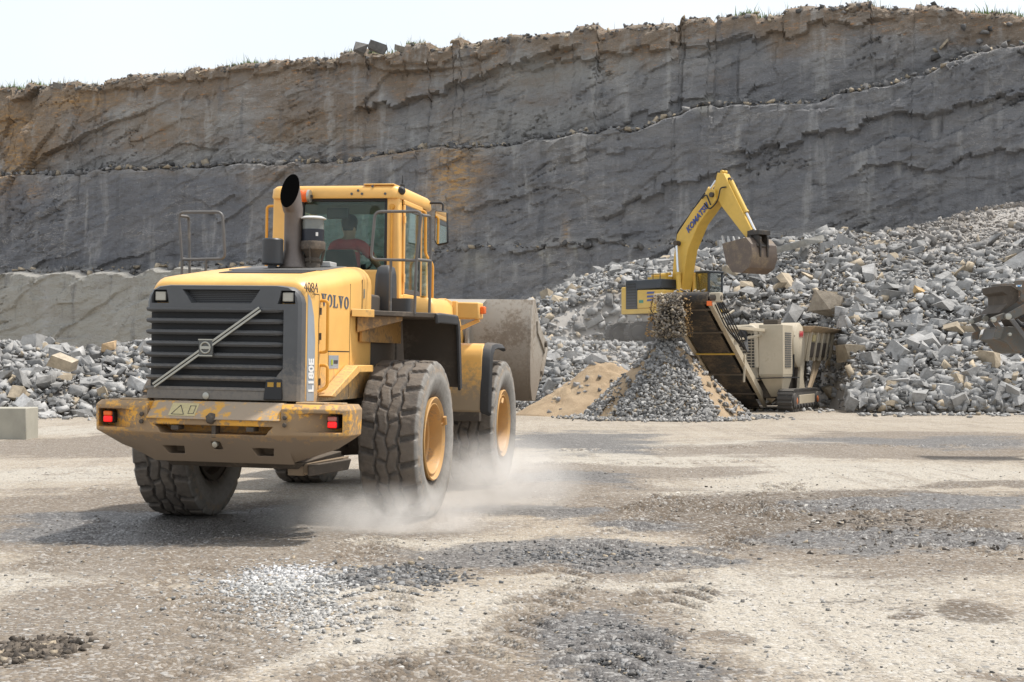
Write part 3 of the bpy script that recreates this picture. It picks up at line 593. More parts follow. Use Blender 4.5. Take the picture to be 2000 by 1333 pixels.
# ================================================================== HEAPS under the conveyor
PX, PY, PR, PH = 4.72, 42.2, 2.58, 2.55
def cone_heap(cx, cy, r, h, sx, name, mat, label, seed, rough=.12, parent=None):
    nr, na = 60, 120; rr = np.linspace(0, 1.12, nr); aa = np.linspace(0, 2*np.pi, na, endpoint=False); Rr, A = np.meshgrid(rr, aa, indexing='ij')
    x = Rr*np.cos(A)*r*sx; y = Rr*np.sin(A)*r; rad = Rr*(1+.10*fbm(np.cos(A)*1.5+5, np.sin(A)*1.5+5, 3, seed))
    z = h*np.clip(1-rad, 0, 1)-h*.06*np.exp(-(rad/.10)**2)+rough*fbm(x*1.6, y*1.6, 5, seed+1)*np.clip(1.15-rad, 0, 1)*2-.05*(rad > 1)
    vs = np.stack([x+cx, y+cy, z], -1).reshape(-1, 3); a = np.arange(nr*na).reshape(nr, na); b_ = np.roll(a, -1, 1)
    f = np.stack([a[:-1].ravel(), a[1:].ravel(), b_[1:].ravel(), b_[:-1].ravel()], 1)
    o = np_mesh(name, vs, f, mat, True, None, parent)
    return o
m, nt, b = new_mat('tan_sand'); co = nd(nt, 'ShaderNodeTexCoord').outputs['Object']
n1 = noise(nt, co, 1.3, 6, .65); n2 = noise(nt, co, 9, 5, .7); n3 = noise(nt, co, 40, 3)
c_ = mx(nt, ramp(nt, n1, .35, .65), (.30, .215, .13), (.385, .285, .18)); c_ = mx(nt, ramp(nt, n2, .62, .75, 0, .7), c_, (.22, .19, .15)); nt.links.new(c_, b.inputs['Base Color']); b.inputs['Roughness'].default_value = .95; bump(nt, b, mt(nt, 'ADD', n2, n3), .6, .05)
M_SAND = m
M_CHIP = rock_mat('crushed_stone', bmp=.3, sc_=8.)
hp = thing('gravel_heap', 'cone of fresh grey crushed stone over tan sand under the conveyor head', 'gravel heap')
cone_heap(PX, PY, PR, PH, 1.0, 'sand_core', M_SAND, None, 501, .06, hp)
def chips_on(cx, cy, r, h, n, lo, hi, amax):
    a = rng.uniform(0, 2*np.pi, n); q = np.sqrt(rng.random(n))*1.06
    # grey stone lies thickest on the near and left flank; the right flank and a streak stay sandy
    ang = np.degrees(a) % 360; nz = vnoise(np.cos(a)*3+q*3+9, np.sin(a)*3+7, 66); right = (ang+25*(nz-.5) > 302)|((ang < 222)&(nz > .36))|(ang < 70)|((ang > 282)&(q < .62)&(nz > .42))
    keep = (q > .985)|((rng.random(n) < np.where(right, .10+.5*(q < .16), 1))&~((nz > .68)&(ang > 285)&(rng.random(n) < .8)))
    a, q = a[keep], q[keep]
    p = np.stack([cx+np.cos(a)*q*r, cy+np.sin(a)*q*r, h*np.clip(1-q, 0, 1)+.02], -1); return p, lo*(hi/lo)**(rng.random(len(p))**1.6)
p1_, s1_ = chips_on(PX, PY, PR, PH, 11500, .07, .2, 1)
n = 900; a = rng.uniform(np.pi*.95, np.pi*2.1, n); q = PR*(1+rng.exponential(.09, n)); p1_ = np.concatenate([p1_, np.stack([PX+np.cos(a)*q, PY+np.sin(a)*q, q*0+.03], -1)]); s1_ = np.concatenate([s1_, rng.uniform(.05, .15, n)])
tag(scatter('stone_chips', p1_, s1_, CHIPS, M_CHIP, tints(len(p1_), (.30, .295, .285), .45, .05, .25), .3, hp), 'grey crushed stone chips', kind='stuff')
hp2 = thing('sand_heap', 'low tan sand heap behind and left of the grey stone cone', 'sand heap')
cone_heap(3.05, 45.2, 2.9, 1.85, .95, 'sand_body', M_SAND, None, 601, .22, hp2)
cone_heap(1.85, 44.6, 1.75, 1.0, 1.0, 'sand_toe', M_SAND, None, 641, .18, hp2)
n = 160; a = rng.uniform(0, 6.3, n); q = np.sqrt(rng.random(n)); tag(scatter('stone_chips', np.stack([3.05+np.cos(a)*q*2.7, 45.2+np.sin(a)*q*2.8, 1.85*(1-q)+.02], -1), rng.uniform(.06, .3, n), CHIPS, M_CHIP, tints(n, (.27, .26, .25), .3), .3, hp2), 'scattered grey stones on the sand', kind='stuff')
# stones falling off the belt
n = 2300; tq = rng.random(n)**.8; zz = 3.72-(3.72-PH+.1)*tq; wdt = .47+.16*tq
fx = np.clip(rng.normal(0, .52, n), -1.15, 1.15); p = np.stack([4.76+fx*wdt, 41.55+rng.normal(0, .26, n)+.35*tq, zz], -1)
tnf = tints(n, (.30, .27, .235), .45, .3, .25); sand = np.abs(fx) > .78; tnf[sand, :3] = np.array([.34, .22, .10])
tag(scatter('falling_stones', p, np.where(sand, .045, .085)*rng.uniform(.4, 1.5, n), CHIPS, M_CHIP, tnf, .2), 'curtain of crushed stone falling from the conveyor head onto the cone', 'falling stone', kind='stuff')

# loose stones on the yard near the camera
def yard_stones():
    P_ = []; S_ = []; T_ = []
    n = 60000; Y = 6.4+ (rng.random(n)**1.7)*16; X = rng.uniform(-.42, .42, n)*Y
    pale = patch(X, Y, PATCH['pale']); wet_shade = patch(X, Y, PATCH['wet_shade']); mud = patch(X, Y, PATCH['mud'])
    keep = rng.random(n) < .05+.20*pale+.25*wet_shade+.25*mud; X, Y, pale, wet_shade, mud = [q[keep] for q in (X, Y, pale, wet_shade, mud)]
    s_ = .009*(4.6**(rng.random(len(X))**3.2)); t = tints(len(X), (.40, .385, .36), .4, .06, .2); t[:, :3] *= (1-.55*np.maximum(wet_shade, mud))[:, None]
    P_.append(np.stack([X, Y, ground_height(X, Y)+s_*.02], -1)); S_.append(s_); T_.append(t)
    for (px, py, rx, ry, n, lo, hi, g, dk) in ((560, 1145, 230, 50, 3000, .014, .055, (.42, .42, .41), .08), (640, 1195, 180, 50, 1600, .016, .055, (.43, .42, .40), .15), (770, 1128, 120, 24, 2600, .02, .075, (.20, .20, .2), .4), (560, 1120, 120, 22, 900, .018, .06, (.5, .5, .5), .1),
                                               (70, 1262, 90, 22, 1300, .025, .08, (.12, .10, .08), .2), (1200, 1265, 130, 70, 900, .014, .05, (.20, .2, .2), .3), (1130, 1080, 220, 24, 1500, .015, .06, (.2, .2, .2), .4), (1700, 1020, 330, 60, 2200, .015, .06, (.16, .14, .12), .3), (1500, 1000, 300, 40, 300, .02, .065, (.5, .48, .44), .1)):
        cx, cy, ax, ay, _ = ell(px, py, rx, ry); a = rng.uniform(0, 6.283, n); q = np.abs(rng.normal(0, .55, n)); X = cx+np.cos(a)*q*ax; Y = cy+np.sin(a)*q*ay
        s_ = lo*(hi/lo)**(rng.random(n)**1.8); P_.append(np.stack([X, Y, ground_height(X, Y)+s_*.04], -1)); S_.append(s_); T_.append(tints(n, g, .35, .05, dk))
    P_ = np.concatenate(P_); S_ = np.concatenate(S_); T_ = np.concatenate(T_)
    tag(scatter('loose_stones', P_, S_, CHIPS, M_CHIP, T_, .7), 'loose gravel and chips scattered over the yard', 'gravel', kind='stuff')
yard_stones()
# concrete block at the left edge
mb = MB().box((-13.0, 30.7, -.06), (-10.79, 31.5, .68))
tag(mb.build('concrete_block', plain('weathered_concrete', (.36, .34, .28), .9, 0, .25, 2.5, .3), None, .02), 'weathered plain concrete block standing on the yard at the left edge', 'concrete block')
# ================================================================== WHEEL LOADER
YEL = (.83, .475, .135)
M_YEL = paint('loader_yellow', YEL, (.30, .235, .16), .16, .38, 1.6, .35, .35, low=(1.25, 1.75, 1.0))
M_YELD = paint('loader_yellow_dirty', YEL, (.21, .165, .12), .55, .5, 2.2, .85, .8, low=(1.1, 1.7, 1.0))
M_CW = paint('worn_counterweight', (.76, .38, .045), (.205, .17, .135), .68, .55, 1.7, .95, .8, low=(.96, 1.12, .32), edge=.07)
M_PLAS = paint('grey_plastic', (.085, .088, .092), (.20, .18, .155), .10, .45, 2.5, .5, .3, low=(1.3, 1.8, .9))
M_BLKP = paint('dark_plastic', (.045, .047, .05), (.2, .18, .155), .08, .45, 3, .4, .3)
M_GREY = paint('grey_rail', (.12, .115, .11), (.27, .235, .19), .4, .5, 6, .5, .5)
M_BLK = plain('black_part', (.016, .016, .017), .6); M_RUB = paint('black_rubber_guard', (.03, .03, .031), (.17, .145, .12), .35, .65, 3, .8, .4)
M_GRIME = paint('grimy_steel', (.075, .06, .046), (.19, .155, .12), .5, .75, 2.4, .8, .6)
M_EXH = paint('exhaust_steel', (.15, .125, .11), (.28, .24, .20), .35, .5, 4, .5, .3, metal=.35)
M_MET = plain('brushed_metal', (.42, .41, .36), .38, .75, .12, 20); M_CHROME = plain('mirror_face', (.62, .64, .64), .04, 1., .0, 3, 0)
M_BKT = paint('bucket_steel', (.36, .325, .275), (.19, .15, .11), .7, .6, 1.8, .3, .9, low=(1.25, 2.35, 1.1))  # darker towards the bottom: dirt plus painted shade of the down-facing wall
M_RIM = paint('rim_yellow', (.54, .31, .11), (.30, .23, .16), .55, .5, 4, .3, .5)
M_GLASS = glass('cab_glass', (.80, .90, .86), .10); M_LENS = plain('lamp_lens', (.42, .40, .34), .12, 0, .15, 40)
M_RED = plain('tail_light_red', (.40, .008, .01), .25, 0, .2, 30, .1, ((1., .015, .015), .45)); M_ORG = plain('orange_lens', (.85, .16, .02), .25, 0, .1, 20)
M_BLUE = plain('letter_blue_grey', (.075, .10, .14), .5, 0, .05); M_LTXT = plain('letter_dark', (.05, .05, .055), .5); M_WHT = plain('letter_white', (.78, .78, .76), .5); M_STRIP = paint('blue_grey_strip', (.30, .335, .37), (.30, .26, .21), .2, .5, 3, .3, .3)
M_RAILY = paint('yellow_rail', (.70, .33, .04), (.25, .2, .14), .2, .45, 5, .3, .3); M_STICK = plain('sticker', (.50, .42, .22), .6, 0, .25, 30)

def tyre_mat():
    m, nt, b = new_mat('dusty_tyre'); co = nd(nt, 'ShaderNodeTexCoord').outputs['Object']
    at = nd(nt, 'ShaderNodeAttribute', attribute_name='dust'); s = nd(nt, 'ShaderNodeSeparateColor', {0: at.outputs['Color']})
    n = noise(nt, co, 3, 6, .68); n2 = noise(nt, co, 14, 5, .7); n3 = noise(nt, co, 60, 3)
    c = mx(nt, ramp(nt, n2, .3, .7), (.062, .055, .049), (.105, .092, .08))
    c = mx(nt, mt(nt, 'MULTIPLY', s.outputs[0], ramp(nt, mt(nt, 'ADD', mt(nt, 'MULTIPLY', n, .6), mt(nt, 'MULTIPLY', n2, .4)), .22, .62, .35, .95)), c, (.29, .275, .25))    # dried dust on the sidewall
    c = mx(nt, mt(nt, 'MULTIPLY', s.outputs[1], ramp(nt, n2, .42, .6)), c, (.30, .235, .17))                # mud caked on the shoulder
    c = mx(nt, mt(nt, 'MULTIPLY', s.outputs[2], ramp(nt, n, .3, .7, .2, .8)), c, (.19, .155, .12))
    nt.links.new(c, b.inputs['Base Color']); b.inputs['Roughness'].default_value = .8; bump(nt, b, mt(nt, 'ADD', n2, mt(nt, 'MULTIPLY', n3, .4)), .35, .02); return m
M_TYRE = tyre_mat()
def tyre_mesh(name, R0=.875, W=.68, rb=.43):
    """tyre round the X axis, outer side at +X, deep rock tread with staggered lugs"""
    na = 400; prof = []                    # (x, r, kind) from inner bead over the tread to the outer bead
    h = W/2
    side = [(.60, rb), (.74, rb+.02), (.84, rb+.07), (.93, rb+.14), (1.0, rb+.22), (1.02, rb+.27), (1.0, R0-.15), (.985, R0-.115), (.975, R0-.09), (.965, R0-.065), (.955, R0-.05), (.94, R0-.035), (.90, R0-.018)]
    P_ = [(-x*h, r) for x, r in side]+[(x*h, R0-.012*(abs(x)/.9)**2*.9) for x in np.linspace(-.86, .86, 58)]+[(x*h, r) for x, r in side[::-1]]
    P_ = np.array(P_); npf = len(P_); A = np.linspace(0, 2*np.pi, na, endpoint=False); Rr = np.tile(P_[:, 1], (na, 1)); X = np.tile(P_[:, 0], (na, 1)); TH = np.tile(A[:, None], (1, npf))
    x = X/h; N = 19; ph = TH*N/(2*np.pi)
    def dist(v, p=1.): return np.abs(((v+.5*p) % p)-.5*p)
    zz = .10*(np.abs(((ph*2) % 2)-1)-.5)*2                       # zigzag circumferential grooves
    d_c = np.minimum(np.abs(x-.36-zz*.6), np.abs(x+.36-zz*.6))*h; d_c = np.minimum(d_c, np.abs(x-zz*.5)*h*1.3+.008*(np.abs(x) > .2))
    pit = 2*np.pi*R0/N
    off = np.where(x > .36+zz*.6, .5, np.where(x > zz*.5, .12, np.where(x > -.36+zz*.6, .62, 0.)))
    slant = np.where(np.abs(x) < .42, .55*np.abs(x), .25*(np.abs(x)-.36))
    d_t = dist(ph+off+slant)*pit
    sh = np.abs(x) > .36
    g = np.minimum(np.clip((d_c-.008)/.012, 0, 1), np.clip((d_t-np.where(sh, .026, .014))/.014, 0, 1))
    depth = np.where(np.abs(x) < .97, np.where(sh, .030, .019), 0.)*np.clip((Rr-(R0-.10))/.05, 0, 1)
    Rr = Rr-depth*(1-g)+.006*(vnoise(TH*40, x*6, 5)-.5)*(np.abs(x) < .95)
    sidewall = np.abs(X) > .93*h
    for r_ in (rb+.09, rb+.17, R0-.135): X = X+np.sign(X)*.009*np.exp(-((Rr-r_)/.008)**2)*sidewall        # moulded rings
    vs = np.stack([X, Rr*np.cos(TH), Rr*np.sin(TH)], -1).reshape(-1, 3)
    a = np.arange(na*npf).reshape(na, npf); nx_ = np.roll(a, -1, 0)
    f = np.stack([a[:, :-1].ravel(), a[:, 1:].ravel(), nx_[:, 1:].ravel(), nx_[:, :-1].ravel()], 1)
    d0 = np.where(sidewall & (Rr < R0-.12), 1, np.where(np.abs(x) > .9, .75, .0)); d1 = np.exp(-((Rr-(R0-.10))/.035)**2)*(np.abs(x) > .86); d2 = (g*.9)*(np.abs(x) < .9)
    return np_mesh(name, vs, f, M_TYRE, 40, {'dust': np.stack([d0, d1, d2, d2*0+1], -1).reshape(-1, 4)})
def rim_parts(parent, sgn):
    ax = (sgn, 0, 0); h = .34
    r = MB().lathe([(.43, h*.62), (.462, h*.80), (.468, h*.90), (.455, h*.93), (.44, h*.90), (.425, h*.84), (.405, h*.80), (.40, h*.86), (.388, h*.87), (.378, h*.80), (.370, h*.45), (.352, h*.40), (.348, -.06), (.33, -.11), (.22, -.10), (.205, -.06), (.20, .05), (.175, .09), (.10, .10), (.0, .102)], 64, ax=ax, cap=False)
    for k in range(20):
        t = 2*math.pi*k/20; r.lathe([(.017, -.12), (.017, -.07), (.009, -.066), (0, -.066)], 6, (0, .28*math.cos(t), .28*math.sin(t)), ax)
    ro = r.build('rim', M_RIM, parent, 0, 40)
    MB().lathe([(.462, -h*.9), (.47, -h*.85), (.40, -h*.8), (.38, -.16), (.0, -.14)], 40, ax=ax, cap=False).build('rim_back', M_GRIME, parent)
    hub = MB()
    for k in range(12):
        t = 2*math.pi*k/12; hub.lathe([(.012, .0), (.012, .018), (0, .02)], 6, (sgn*.085, .14*math.cos(t), .14*math.sin(t)), ax)
    hub.build('hub_bolts', M_GRIME, ro)
    vt = MB().tube([(sgn*(h*.84), .41, .02), (sgn*(h*.98), .415, .03), (sgn*(h*.98), .40, .12)], .022, 8); vt.build('valve_guard', M_RIM, ro)

LO = Vector((-2.405, 15.705, 0)); TH = R(11); ROLL = R(1.0)
L = thing('wheel_loader', 'yellow articulated wheel loader driving away with its bucket raised, tail lights lit', 'wheel loader')
Rm = Matrix.Rotation(-TH, 4, 'Z') @ Matrix.Rotation(ROLL, 4, 'Y')
L.matrix_world = Matrix.Translation(LO+Vector((0, 0, .9))) @ Rm @ Matrix.Translation((0, 0, -.9))

# ---- wheels
ty = tyre_mesh('tyre'); WB = 3.9; WX = 1.265
for i, (sx, v, dz, spin) in enumerate(((1, 0, .02, .3), (-1, 0, -.065, 1.1), (1, WB, .02, 2.1), (-1, WB, -.03, .7))):
    wh = bpy.data.objects.new('wheel', None); col.objects.link(wh); wh.parent = L; wh.location = (sx*(WX if sx > 0 or v else 1.32), v, .868+dz); wh.rotation_euler = (spin, 0, 0); wh.empty_display_size = .2
    t = ty if i == 0 else ty.copy()
    if i: col.objects.link(t)
    t.name = 'tyre'; t.parent = wh; t.scale = (sx, 1, 1) if sx > 0 else (1, 1, 1)
    if sx < 0: t.rotation_euler = (0, 0, math.pi)
    rim_parts(wh, sx)

# ---- counterweight
def plan(w_, hw, v0, v1, ch, sw=.10):
    return [(-hw, v1, w_), (-hw, v0+ch+sw, w_), (-hw+ch, v0+sw, w_), (-.80, v0+.01, w_), (-.72, v0, w_), (.72, v0, w_), (.80, v0+.01, w_), (hw-ch, v0+sw, w_), (hw, v0+ch+sw, w_), (hw, v1, w_)]
cw = MB().loft([plan(.73, .70, -1.98, -1.7, .06, .03), plan(.88, 1.18, -2.14, -1.7, .10, .06), plan(.985, 1.36, -2.25, -1.7, .10), plan(1.03, 1.43, -2.285, -1.7, .09), plan(1.28, 1.44, -2.28, -1.7, .09), plan(1.325, 1.40, -2.24, -1.7, .09), ])
cw = cw.build('counterweight', M_CW, L, 0, 0)
for s in (-1, 1):
    cut(cw, MB().hexa([(s*.74, -2.45, 1.035), (s*1.375, -2.45, 1.045), (s*1.375, -1.96, 1.075), (s*.80, -2.30, 1.06), (s*.82, -2.45, 1.255), (s*1.375, -2.45, 1.255), (s*1.375, -1.96, 1.235), (s*.84, -2.30, 1.235)]))
    cut(cw, MB().hexa([(s*.40, -2.4, .80), (s*.62, -2.4, .80), (s*.58, -1.9, .82), (s*.42, -1.9, .82), (s*.36, -2.4, .90), (s*.66, -2.4, .90), (s*.60, -1.9, .89), (s*.40, -1.9, .89)]))
cut(cw, MB().hexa([(-.62, -2.6, 1.015), (.62, -2.6, 1.015), (.56, -2.05, 1.03), (-.56, -2.05, 1.03), (-.70, -2.6, 1.12), (.70, -2.6, 1.12), (.64, -2.05, 1.10), (-.64, -2.05, 1.10)]))
cut(cw, MB().box((-.05, -2.5, .87), (.05, -2.05, .95)))
cut(cw, MB().hexa([(-.765, -2.7, .72), (.765, -2.7, .72), (.74, -2.10, 1.375), (-.74, -2.10, 1.375), (-.765, -2.7, 1.7), (.765, -2.7, 1.7), (.74, -2.0, 1.7), (-.74, -2.0, 1.7)]))
b = cw.modifiers.new('bevel', 'BEVEL'); b.width = .028; b.segments = 3; b.limit_method = 'ANGLE'; b.angle_limit = R(28)
shade(cw.data, 40)
MB().hexa([(-.75, -2.315, 1.165), (.75, -2.315, 1.165), (.75, -1.9, 1.165), (-.75, -1.9, 1.165), (-.73, -2.16, 1.333), (.73, -2.16, 1.333), (.73, -1.9, 1.333), (-.73, -1.9, 1.333)]).build('top_cover', paint('worn_cover', (.66, .34, .05), (.30, .265, .225), .72, .6, 1.3, .6, .5, edge=.07), cw, .012)
for s in (-1, 1):
    MB().box((s*1.0-.16, -2.10, 1.322), (s*1.0+.16, -1.95, 1.345)).box((s*1.15-.14, -1.9, 1.322), (s*1.15+.14, -1.75, 1.338)).build('cover_plate', M_YEL, cw, .006)
    TL_ = tl = MB().box((s*1.265-.062, -2.15, 1.098), (s*1.265+.062, -1.98, 1.225)).build('tail_light', M_BLK, L, .02)
    MB().box((s*1.265-.05, -2.166, 1.108), (s*1.265+.05, -2.12, 1.168)).build('red_lens', M_RED, tl, .012)
    MB().box((s*1.265-.05, -2.166, 1.171), (s*1.265+.05, -2.12, 1.217)).build('upper_lens', M_ORG if s < 0 else plain('faded_lens', (.45, .16, .12), .3), tl, .012)
    MB().box((s*.42-.04, -2.30, 1.06), (s*.42+.04, -2.16, 1.10)).build('slot_gusset', M_GRIME, cw)
    MB().lathe([(.022, 0), (.022, .02), (.012, .025), (0, .025)], 8, (s*.80, -2.284, 1.20), (0, -1, 0)).lathe([(.022, 0), (.022, .02), (.012, .025), (0, .025)], 8, (s*.80, -2.288, 1.13), (0, -1, 0)).build('cover_bolts', M_GRIME, cw)
MB().box((-.022, -2.26, .99), (.022, -2.14, 1.13)).build('tow_bar_post', M_GRIME, cw)
MB().lathe([(.0, -.02), (.06, -.02), (.06, .02), (.035, .04), (0, .04)], 6, (-.02, -2.28, 1.175), (0, -1, .55)).build('tow_pin_boss', M_GRIME, cw, .008)
MB().lathe([(.03, 0), (.03, .05), (.014, .055), (0, .055)], 10, (0, -2.18, .93), (0, -1, -.2)).build('drain_plug', M_MET, cw)
dc = MB().hexa([(-.50, -2.293, 1.195), (-.20, -2.293, 1.195), (-.20, -2.285, 1.195), (-.50, -2.285, 1.195), (-.50, -2.181, 1.313), (-.20, -2.181, 1.313), (-.20, -2.173, 1.313), (-.50, -2.173, 1.313)]).build('warning_sticker', M_STICK, cw)
tv = lambda u, k: (u, -2.296+.112*k, 1.195+.118*k)
MB().beam(tv(-.47, .12), tv(-.40, .85), .006, .004).beam(tv(-.40, .85), tv(-.33, .12), .006, .004).beam(tv(-.29, .8), tv(-.22, .8), .004, .004).beam(tv(-.29, .2), tv(-.22, .2), .004, .004).beam(tv(-.285, .2), tv(-.285, .8), .004, .004).beam(tv(-.225, .2), tv(-.225, .8), .004, .004).beam(tv(-.47, .12), tv(-.33, .12), .005, .004).build('warning_triangle', M_LTXT, dc)

cx_ = Matrix.Translation((0, -.195, 0)) @ Matrix.Scale(.913, 4, (1, 0, 0))
for c_ in [cw]+list(cw.children_recursive)+[q for t_ in L.children if t_.name.startswith('tail_light') for q in [t_]+list(t_.children)]: c_.data.transform(cx_)

# ---- belly under the counterweight
MB().hexa([(-.66, -1.92, .665), (.66, -1.92, .665), (.85, -1.1, .665), (-.85, -1.1, .665), (-.74, -1.98, .735), (.74, -1.98, .735), (.85, -1.1, .80), (-.85, -1.1, .80)]).build('belly_plate', M_GRIME, L, .01)
MB().box((.55, -1.90, .60), (.72, -1.35, .70)).hexa([(.72, -1.90, .62), (1.02, -1.62, .66), (1.0, -1.4, .66), (.72, -1.5, .62), (.72, -1.90, .72), (1.05, -1.62, .78), (1.03, -1.4, .78), (.72, -1.5, .72)]).build('side_step_bracket', M_YELD, L, .01)
MB().hexa([(.80, -1.98, .60), (1.12, -1.70, .66), (1.08, -1.62, .66), (.76, -1.9, .60), (.80, -1.98, .71), (1.15, -1.70, .77), (1.11, -1.62, .77), (.76, -1.9, .71)]).build('step_plate', M_GRIME, L, .01)
MB().box((-.62, -1.9, .75), (.62, 1.6, 1.32)).box((-.79, -1.2, 1.32), (.79, .9, 2.22)).build('rear_frame', M_GRIME, L, .02)
for v_ in (0, WB): MB().lathe([(.17, -1.0), (.19, -.6), (.22, -.35), (.34, -.25), (.38, 0), (.34, .25), (.22, .35), (.19, .6), (.17, 1.0)], 24, (0, v_, .868), (1, 0, 0)).build('axle', M_GRIME, L)

# ---- hood
def hsec(v, hw, wt, wb=1.34, r=.16, n=5):
    P_ = [(-hw, v, wb), (hw, v, wb)]
    for k in range(n+1): t = math.pi/2*k/n; P_.append((hw-r+r*math.cos(t), v, wt-r+r*math.sin(t)))
    for k in range(n+1): t = math.pi/2*k/n; P_.append((-hw+r-r*math.sin(t), v, wt-r+r*math.cos(t)))
    return P_
hood = MB().loft([hsec(-2.165, .70, 2.44, r=.10), hsec(-2.155, .775, 2.495, r=.13), hsec(-2.13, .812, 2.52), hsec(-2.0, .852, 2.562), hsec(-1.8, .852, 2.59), hsec(-.9, .852, 2.70), hsec(-.16, .842, 2.785, r=.18), hsec(-.03, .82, 2.785, r=.2), hsec(.06, .755, 2.74, r=.22), hsec(.10, .65, 2.64, r=.22)])
hood = hood.build('engine_hood', M_YEL, L, 0, 50)
seam = MB()
seam.box((.848, -.905, 1.36), (.8535, -.895, 2.56)).box((.848, -1.62, 1.836), (.8535, -.90, 1.846)).box((.844, -.47, 2.28), (.8505, -.46, 2.63)).box((.848, -1.905, 1.36), (.8535, -1.897, 2.40)).box((.848, -2.05, 2.395), (.8535, -1.90, 2.402)).box((.848, -1.60, 1.36), (.8535, -1.593, 1.84))
seam.build('panel_gaps', M_BLK, hood, 0, 0)
MB().box((.845, -.415, 2.43), (.851, -.37, 2.53)).build('hood_latch', M_MET, hood)
cA = Vector((.812, -2.13, 0)); tv_ = (Vector((.852, -2.0, 0))-cA).normalized(); nv_ = Vector((tv_.y, -tv_.x, 0))
def onc(t, w_, o=.004): p = cA+tv_*t+nv_*o; return (p.x, p.y, w_)
st_ = [(.005, 1.35), (.125, 1.35), (.13, 1.95), (.105, 2.18), (.06, 2.33), (.03, 2.38), (.005, 2.39)]
MB().loft([[onc(t, w_, o) for t, w_ in st_] for o in (-.01, .004)]).build('side_strip', M_STRIP, hood)
text('model_lettering', 'L180E', .115, M_WHT, hood, onc(.108, 1.60, .006), (0, 0, 1), -tv_, .002, .004, 1.15)
tn_ = Vector((.092, .19, 0)).normalized(); nn_ = Vector((tn_.y, -tn_.x, 0))
text('fleet_number', '4084', .15, M_LTXT, hood, (.836, -2.085, 2.41), tn_, tuple(Vector((0, 0, 1))-nn_*.16), .004, -.003, .64)
# block serif name on the side panel
def serif_word(word, v0, w0, cwid, hgt, u):
    mb = MB(); st = .30*cwid; sf = .035
    def q(pts): mb.prism([(v0_+a*cwid, w0+b*hgt) for a, b in pts], 0, u, u+.004)
    for i, ch in enumerate(word):
        v0_ = v0+i*cwid*1.10
        if ch == 'V':
            q([(.08, .93), (.40, .93), (.60, .22), (.58, 0), (.44, 0)]); q([(.66, .93), (.80, .93), (.585, 0), (.545, .22)]); q([(0, .93), (.48, .93), (.48, 1), (0, 1)]); q([(.58, .93), (.95, .93), (.95, 1), (.58, 1)])
        elif ch == 'L':
            q([(.14, .07), (.42, .07), (.42, .93), (.14, .93)]); q([(0, .93), (.56, .93), (.56, 1), (0, 1)]); q([(0, 0), (.92, 0), (.92, .07), (0, .07)]); q([(.74, .07), (.92, .07), (.92, .34), (.85, .34)])
        else:
            n = 20; o1 = [(.5+.47*math.cos(t), .5+.52*math.sin(t)) for t in (2*math.pi*k/n for k in range(n))]; o2 = [(.5+.20*math.cos(t), .5+.40*math.sin(t)) for t in (2*math.pi*k/n for k in range(n))]
            for k in range(n): j = (k+1) % n; q([o1[k], o1[j], o2[j], o2[k]])
    return mb
serif_word('VOLVO', -1.84, 2.29, .165, .125, .8525).build('name_lettering', M_BLUE, hood, 0, 0)
MB().box((.85, -1.58, 1.665), (.856, -1.27, 1.80)).build('service_sticker', M_STRIP, hood)
MB().lathe([(.04, 0), (.04, .004), (0, .005)], 4, (.856, -1.49, 1.73), (1, 0, 0)).build('sticker_mark', plain('mark_green', (.35, .42, .06), .5), hood)
MB().box((.856, -1.43, 1.715), (.858, -1.30, 1.75)).build('sticker_text', M_LTXT, hood)
MB().tube(fillet([(.842, -1.86, 2.34), (.93, -1.86, 2.34), (.93, -1.86, 1.83), (.842, -1.86, 1.83)], .05), .016).tube(fillet([(.842, -1.84, 1.70), (.93, -1.84, 1.70), (.93, -1.84, 1.48), (.842, -1.90, 1.44)], .05), .016).build('hood_handles', M_RAILY, hood)
MB().box((.85, -2.035+.15, 1.95), (.868, -1.86, 2.02)).box((.85, -1.885, 2.2), (.868, -1.86, 2.27)).box((.85, -1.885, 1.5), (.868, -1.86, 1.57)).build('door_hinges', M_GRIME, hood)
# top of the hood: dark grilles and a bar
def htop(v): return np.interp(v, [-2.0, -1.8, -.9, -.16], [2.555, 2.59, 2.70, 2.785])
MB().hexa([(-.40, -1.45, htop(-1.45)-.02), (.50, -1.45, htop(-1.45)-.02), (.50, -1.0, htop(-1.)-.02), (-.40, -1.0, htop(-1.)-.02), (-.40, -1.45, htop(-1.45)+.008), (.50, -1.45, htop(-1.45)+.008), (.50, -1.0, htop(-1.)+.008), (-.40, -1.0, htop(-1.)+.008)]).build('top_grille', M_BLK, hood)
MB().hexa([(-.5, -.95, htop(-.95)-.02), (.55, -.95, htop(-.95)-.02), (.55, -.1, htop(-.16)-.02), (-.5, -.1, htop(-.16)-.02), (-.5, -.95, htop(-.95)+.012), (.55, -.95, htop(-.95)+.012), (.55, -.1, htop(-.16)+.012), (-.5, -.1, htop(-.16)+.012)]).build('top_panel', M_PLAS, hood, .006)
MB().box((.05, -.35, 2.775), (.44, -.12, 2.835)).build('vent_bar', paint('pale_grey', (.42, .42, .41), (.28, .25, .2), .3, .5), hood, .01)

